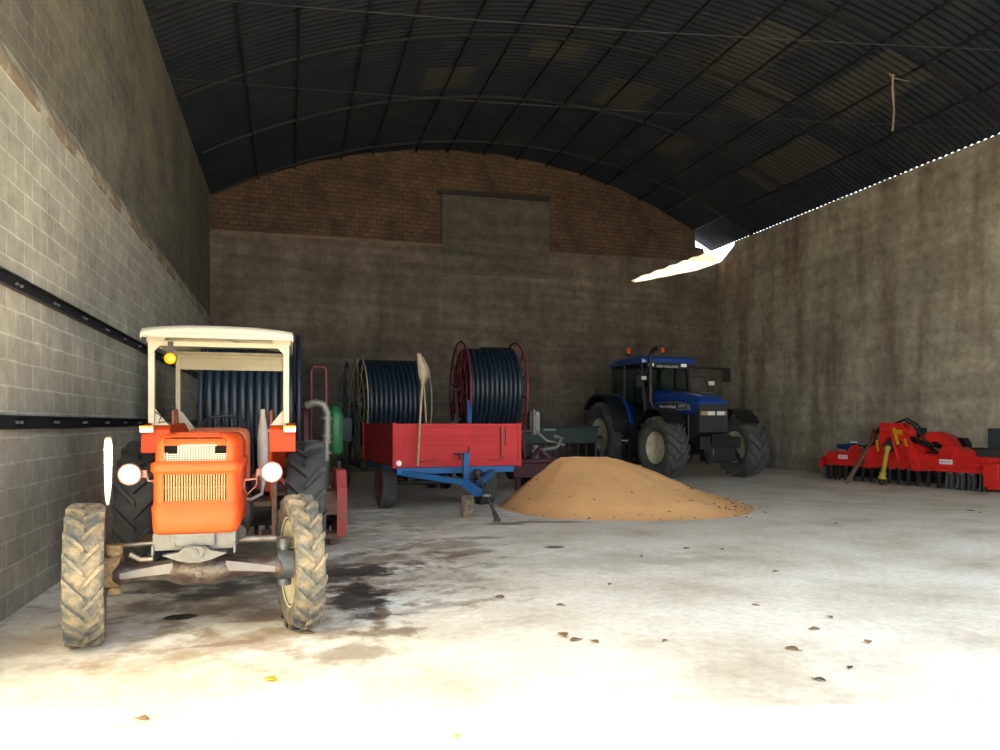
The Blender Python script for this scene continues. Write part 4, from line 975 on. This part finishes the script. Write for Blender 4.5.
low = ('wheel', 'driveline', 'front_hitch', 'fuel_tank', 'engine_side', 'step', 'hitch_pin')
for c_ in BT.children:                   # bodywork rides a little higher on its big tyres
    if c_.name.split('.')[0] not in low and c_.data.name.split('.')[0] not in low: c_.location.z += .12
# =================================================================== GREEN AND RED IMPLEMENTS BEHIND THE HEAP
gx_, gy_ = WZ(568, 20.2)
GI = thing('seed_drill', 'long dark green farm implement standing low against the back wall', 'implement', (gx_, gy_+.3, 0), R(4))
mb = MB(); mb.b6(-1.35, .9, -.28, .28, .95, 1.38); mb.b6(-1.38, .93, -.31, .31, 1.36, 1.42); mb.build('hopper', greend, GI, bevel=.02)
mb = MB(); mb.b6(-1.3, .85, -.35, -.25, .45, .58); mb.b6(-1.3, .85, .2, .3, .45, .58)
for i in range(9): x = -1.2+i*.25; mb.bar((x, -.2, .95), (x, -.35, .1), .03, .04); mb.cyl((x-.01, -.38, .16), (x+.01, -.38, .16), .16, n=18)
mb.b6(-1.3, -1.22, -.3, .3, .5, 1.0); mb.b6(.78, .86, -.3, .3, .5, 1.0); mb.build('coulter_frame', iron_dark, GI)
for x in (-1.5, 1.05): make_wheel(GI, (x, .1, .4), .4, .16, .24, 14, greend, tyre_m, 1 if x > 0 else -1, lugs=False)
MB().box((-.55, -.288, 1.32), (.35, .01, .05)).build('name_plate', mat('grey_plate', (.3, .33, .33), .5), GI)
rx_, ry_ = WZ(524, 16.3)
RI = thing('land_leveller', 'low dark red steel implement wedged between trailer and grain heap', 'implement', (rx_+.35, ry_, 0), R(4))
mb = MB(); mb.b6(-.65, .75, -.12, .12, .32, .72); mb.b6(-.65, .75, -.2, -.12, .64, .7); mb.build('blade_box', maroon, RI, bevel=.015)
for x in (-.5, .6): MB().bar((x, 0, .33), (x, 0, 0), .1, .1).build('stand', maroon, RI)
mb = MB(); mb.bar((-.2, 0, .7), (.05, .1, .95), .06, .06); mb.bar((.3, 0, .7), (.05, .1, .95), .06, .06); mb.build('hitch_frame', maroon, RI)

# =================================================================== RED POWER HARROW
HR = thing('power_harrow', 'bright red folding power harrow with yellow drive shaft by the right wall', 'harrow', (14.42, 15.02, 0), R(-81))
def wing(x0, x1, name):
    mb = MB()
    pr = [(-.3, .4), (.28, .4), (.3, .5), (.2, .62), (.12, .74), (-.24, .76), (-.32, .6)]
    mb.prism(pr, 'x', x0, x1); mb.b6(x0, x1, -.36, -.3, .4, .47)
    return mb.build(name, redh, HR, bevel=.012)
wl = wing(-2.0, -.75, 'wing_beam'); wr = wing(.85, 2.25, 'wing_beam')
mb = MB(); mb.prism([(-.3, .38), (.3, .38), (.3, .62), (.15, .78), (-.25, .78), (-.33, .6)], 'x', -.82, .9)
mb.prism([(-.95, .5), (-.95, .66), (-.45, .95), (-.05, 1.0), (.1, 1.0), (.5, .95), (.9, .7), (.9, .5)], 'y', -.28, -.2)
mb.prism([(-.75, .5), (-.75, .66), (-.35, .9), (.3, .9), (.7, .7), (.7, .5)], 'y', .1, .16)
mb.prism([(-.75, .38), (-.6, .38), (-.45, .95), (-.6, .9)], 'y', -.42, -.3); mb.prism([(.75, .38), (.6, .38), (.35, .95), (.5, .95)], 'y', -.42, -.3)
mb.build('centre_beam', redh, HR, bevel=.012)
# mast
mb = MB()
for y in (-.3, -.05):
    mb.prism([(-.42, .75), (-.4, 1.05), (-.36, 1.4), (-.28, 1.48), (.2, 1.5), (.32, 1.3), (.62, .78), (.42, .78), (.15, 1.15), (-.18, 1.12), (-.26, .75)], 'y', y-.03, y+.03)
mb.b6(-.36, .1, -.32, .0, 1.3, 1.42); mb.box((-.18, -.34, 1.4), (.3, .1, .22)); mb.box((.32, -.2, 1.28), (.28, .22, .2))
mb.bar((.0, -.38, 1.3), (.2, -.38, .6), .09, .05)
mast = mb.build('headstock', redh, HR, bevel=.015)
mb = MB()
mb.bar((.08, -.4, 1.38), (.2, -.4, .98), .07, .04); mb.b6(.1, .3, -.42, -.38, 1.22, 1.34)
mb.build('hinge_link', yelp, HR)
for a_, b_ in (((-.42, -.36, 1.08), (-.38, -.36, .8)), ((.36, -.38, 1.12), (.44, -.38, .8))): MB().bar(a_, b_, .05, .04).build('hinge_link', yelp, HR)
mb = MB(); mb.lathe([(-.2, 0), (-.2, .1), (-.05, .15), (.1, .17), (.22, .17), (.22, 0)], (-.04, -.3, .95), 'y', 20); mb.box((-.04, 0, .9), (.36, .34, .3)); mb.build('gearbox', iron_dark, HR, bevel=.02)
# side arches with gearboxes on the right wing
mb = MB(); ring = []
ou = arc((.92, .8), .5, 0, PI, 14); inn = arc((.92, .8), .27, PI, 0, 14)
mb.prism(ou+inn, 'y', -.12, -.04); mb.prism(ou+inn, 'y', .1, .16); mb.loft([[(x, -.12, z), (x, .16, z)] for x, z in ou], cap=False, closed_ring=False)
mb.build('wing_arch', redh, HR, bevel=.01)
mb = MB(); mb.prism([(1.1, .74), (1.15, .88), (1.25, .96), (1.55, .95), (1.7, .85), (1.75, .74)], 'y', -.26, .16); mb.b6(1.2, 1.42, -.3, -.2, .9, .98); mb.cyl((1.45, -.3, .85), (1.45, -.24, .85), .09); mb.build('wing_gearbox', redh, HR, bevel=.03)
mb = MB(); ou = arc((-1.25, .72), .2, 0, PI, 10); inn = arc((-1.25, .72), .08, PI, 0, 10); mb.prism(ou+inn, 'y', -.15, -.08); mb.build('wing_lug', redh, HR, bevel=.01)
# rams and hoses
MB().cyl((.35, -.1, 1.12), (.95, -.14, .92), .065).build('ram_barrel', blackp, HR); MB().cyl((-.45, 0, 1.05), (-1.05, -.02, .88), .06).build('ram_barrel', blackp, HR)
MB().cyl((.95, -.14, .92), (1.25, -.16, .8), .03).build('ram_rod', silver, HR); MB().cyl((-1.05, -.02, .88), (-1.3, -.04, .8), .03).build('ram_rod', silver, HR)
mb = MB()
mb.tube([(-.05, -.15, 1.5), (.2, -.2, 1.58), (.45, -.2, 1.45), (.62, -.15, 1.2), (.8, -.12, 1.02)], .024, 8)
mb.tube([(.0, -.1, 1.5), (.25, -.15, 1.62), (.52, -.15, 1.45), (.7, -.1, 1.2), (.95, -.1, 1.0)], .02, 8)
mb.tube([(-.36, -.3, 1.4), (-.5, -.3, 1.3), (-.48, -.3, 1.1), (-.35, -.32, 1.0)], .028, 8); mb.tube([(-.36, -.2, 1.38), (-.56, -.2, 1.2), (-.7, -.1, 1.0), (-1.0, 0, .95)], .02, 8)
mb.tube([(-1.6, 0, .78), (-1.3, .02, .92), (-.9, .0, .86), (-.6, .05, 1.0)], .025, 8)
mb.build('hydraulic_hose', blackp, HR)
mb = MB(); mb.box((-1.62, .02, .86), (.5, .18, .12), Matrix.Rotation(R(8), 3, 'Y')); mb.tube([(-1.85, -.02, .84), (-1.6, -.08, .93), (-1.35, 0, .95)], .03, 8); mb.build('valve_block', mat('blue_valve', (.03, .06, .22), .4), HR, bevel=.02)
MB().box((-1.35, -.05, 1.0), (.16, .1, .05)).build('coupling', whitep, HR, bevel=.01)
# drive shaft, stubby and yellow, resting on the floor
mb = MB(); p0 = Vector((-.0, -.5, .93)); p1 = Vector((.02, -.74, .1))
mb.tube([p0, p0.lerp(p1, .1), p0.lerp(p1, .12), p0.lerp(p1, .74), p0.lerp(p1, .76), p0.lerp(p1, .8), p0.lerp(p1, .84), p0.lerp(p1, .9), p0.lerp(p1, .95)], [.08, .07, .05, .055, .085, .085, .07, .11, .1], 16)
mb.build('drive_shaft', yel, HR)
mb = MB(); mb.cyl(p1+Vector((0, .05, .04)), p1+Vector((0, -.02, -.06)), .06); mb.cyl(p0, p0+Vector((.0, .15, .03)), .09, .07); mb.build('shaft_yoke', iron_dark, HR)
# tines and packer roller
for i in range(17):
    x = -1.92+i*.255
    for k, dx in ((0, -.055), (1, .055)):
        if k and 1 < i < 13: continue
        mb = MB(); dx = dx if i > 12 or i < 2 else 0
        mb.prism([(-.3, .41), (-.22, .41), (-.21, .2), (-.27, .01), (-.31, .02), (-.3, .2)], 'x', x+dx-.022, x+dx+.022)
        if not k: mb.cyl((x, -.25, .36), (x, -.25, .42), .09, n=14)
        mb.build('tine', iron_grey if i > 12 else iron_dark, HR, bevel=.004)
mb = MB(); mb.cyl((-2.0, .38, .27), (2.2, .38, .27), .17, n=20)
for i in range(34):
    x = -1.95+i*.125
    for k in range(8): a = 2*PI*k/8+i*.39; mb.bar((x, .38+.16*math.cos(a), .27+.16*math.sin(a)), (x, .38+.22*math.cos(a), .27+.22*math.sin(a)), .05, .02)
mb.b6(-2.05, -1.98, .0, .5, .24, .5); mb.b6(2.2, 2.27, .0, .5, .24, .5); mb.build('packer_roller', iron_dark, HR)
mb = MB(); mb.prism([(-.5, .08), (.25, .04), (.35, .4), (.2, .6), (-.35, .5), (-.5, .3)], 'x', 2.38, 2.43); mb.prism([(-.42, .62), (.2, .66), (.2, .6), (-.42, .56)], 'x', 1.95, 2.43); mb.b6(2.3, 2.6, -.5, -.4, .14, .62); mb.build('end_shield', redh, HR, bevel=.008)
mb = MB(); mb.prism([(-.32, .3), (.2, .3), (.3, .5), (.1, .62), (-.3, .58)], 'x', -2.22, -2.16); mb.tube([(-2.0, -.2, .6), (-2.15, -.22, .6), (-2.24, -.24, .48), (-2.24, -.26, .3)], .035, 8); mb.build('end_shield', redh, HR, bevel=.008)
mb = MB(); mb.cyl((-2.1, -.1, .2), (-2.05, -.14, .2), .19, n=22); mb.b6(-2.2, -1.6, -.12, -.05, .05, .3); mb.build('levelling_disc', iron_dark, HR)
for x, sz in ((-1.45, .09), (1.35, .1)):
    mb = MB(); mb.box((x, -.335, .62), (sz*3.1, .012, sz*1.1), Matrix.Rotation(R(-18), 3, 'X') if False else None)
    st_ = mb.build('sticker', whitep, HR)
    text_mesh('MASCHIO', sz*.62, .002, redh, st_, 'lettering', Matrix.Translation((x, -.3425, .62)) @ Matrix.Rotation(PI/2, 4, 'X'))
# plank and red stake leaning on the harrow
b0 = G(847, 483.5); b1 = WZ(878, 19.0)
mb = MB(); mb.bar((b0[0], b0[1], .02), (b1[0], b1[1], 1.31), .1, .035)
tag(mb.build('plank', woodd, bevel=.004), 'narrow weathered wooden plank leaning on the red harrow', 'plank')
c0 = WZ(866, 19.3); c1 = WZ(872, 19.4)
mb = MB(); mb.bar((c0[0]+.0, c0[1]-.05, .76), (c1[0]+.05, c1[1], 1.34), .05, .03)
tag(mb.build('stake', redold), 'short dull red stake standing just behind the leaning plank', 'stake')

# implement standing behind the harrow
PB = thing('plough_frame', 'dark steel implement with upright slate plates between harrow and wall', 'implement', (15.4, 14.2, 0), R(-90))
mb = MB(); mb.b6(-1.7, 1.9, -.05, .05, .82, .93); mb.b6(-1.5, -1.4, -.04, .04, 0, .85); mb.b6(1.3, 1.4, -.04, .04, 0, .85); mb.b6(-1.6, -1.3, -.06, .08, 0, .03); mb.b6(1.2, 1.5, -.06, .08, 0, .03)
mb.build('toolbar', iron_dark, PB, bevel=.006)
for x, wd in ((-1.2, .42), (.95, .46), (1.6, .4)):
    mb = MB(); mb.b6(x-wd/2, x+wd/2, -.07, -.05, .93, 1.38); mb.b6(x-wd/2, x+wd/2, -.07, .06, .92, .94); mb.build('upright_plate', slate, PB, bevel=.006)
mb = MB(); mb.prism([(-.55, .93), (-.55, 1.15), (.1, 1.15), (.2, 1.02), (.2, .93)], 'y', -.1, .05); mb.build('rear_box', blackp, PB, bevel=.02)
mb = MB(); mb.prism([(.25, .6), (.25, .88), (1.85, .92), (1.85, .6)], 'y', -.08, -.05); mb.build('guard_panel', mat('grey_green_steel', (.12, .14, .13), .4, .4, c2=(.2, .18, .14), scale=5, amt=.6), PB, bevel=.01)

# =================================================================== LEAVES AND LITTER
leaf_y = mat('yellow_leaf', (.75, .5, .03), .7); leaf_b = mat('brown_leaf', (.35, .2, .09), .8); leaf_d = mat('dark_leaf', (.09, .07, .05), .8)
def leaf(px, py, s, m, rz, label, cat='leaf', grp=None):
    x, y = G(px, py); mb = MB(); n = 7; rings = []
    for i in range(n):
        t = i/(n-1); wd = s*.36*math.sin(PI*(t*.92+.05)); yy = (t-.5)*s
        rings.append([(-wd, yy, .012+.25*wd), (0, yy, .006+.05*s*math.sin(t*PI)), (wd, yy, .01+.3*wd)])
    mb.loft(rings, cap=False, closed_ring=False)
    mb.tube([(0, -.5*s, .008), (.02*s, -.75*s, .012)], .002, 5)
    o = mb.build('leaf', m, solid=.002); o.location = (x, y, 0); o.rotation_euler = (0, 0, rz)
    return tag(o, label, cat, grp)
leaf(270, 681, .085, leaf_y, .8, 'bright yellow leaf on the floor in front of the orange tractor')
leaf(306, 634, .1, leaf_b, 1.4, 'brown leaf under the right front tyre of the orange tractor')
for k, (px, py, s, m) in enumerate(((563, 636, .1, leaf_b), (575, 641, .08, leaf_b), (595, 643, .07, leaf_b), (665, 642, .05, leaf_b), (792, 650, .09, leaf_b), (850, 669, .05, leaf_d), (820, 681, .06, leaf_d), (868, 643, .07, leaf_b), (560, 606, .06, leaf_b), (460, 738, .07, leaf_y), (815, 630, .07, leaf_b), (641, 557, .06, leaf_d), (686, 549, .07, leaf_d), (722, 550, .06, leaf_b), (836, 524, .06, leaf_d), (970, 511, .1, leaf_d), (980, 513, .07, leaf_d), (500, 598, .09, leaf_b), (610, 585, .06, leaf_b), (755, 606, .05, leaf_b), (240, 740, .05, leaf_b), (143, 720, .06, leaf_b), (830, 618, .06, leaf_b), (775, 572, .05, leaf_d))):
    leaf(px, py, s, m, k*1.7, 'small dry leaf lying on the open concrete floor', 'leaf', 'dry leaves scattered over the floor')

# =================================================================== LIGHT
wd = bpy.data.worlds.new('World'); bpy.context.scene.world = wd; wd.use_nodes = True
bg = wd.node_tree.nodes['Background']; bg.inputs['Color'].default_value = (.80, .90, 1.0, 1); bg.inputs['Strength'].default_value = 3.2
sd = Vector((-3.3, .62, -1.28)).normalized()
sl = bpy.data.lights.new('sun', 'SUN'); sl.energy = 130; sl.color = (1, .86, .6); sl.angle = R(.53)
so = bpy.data.objects.new('sun', sl); col.objects.link(so); so.rotation_euler = sd.to_track_quat('-Z', 'Y').to_euler(); so.location = (30, -8, 12)

cam = bpy.data.cameras.new('camera'); co = bpy.data.objects.new('camera', cam); col.objects.link(co)
co.location = (0, 0, H); co.rotation_euler = (R(90), 0, -TH)
cam.sensor_width = 36; cam.lens = F/1000*36; cam.shift_y = (HY-375)/1000; cam.clip_start = .05; cam.clip_end = 200
sc = bpy.context.scene; sc.camera = co
vs_ = sc.view_settings; vs_.view_transform = 'Standard'; vs_.look = 'None'; vs_.gamma = 1; vs_.use_curve_mapping = False; vs_.exposure = 0.52
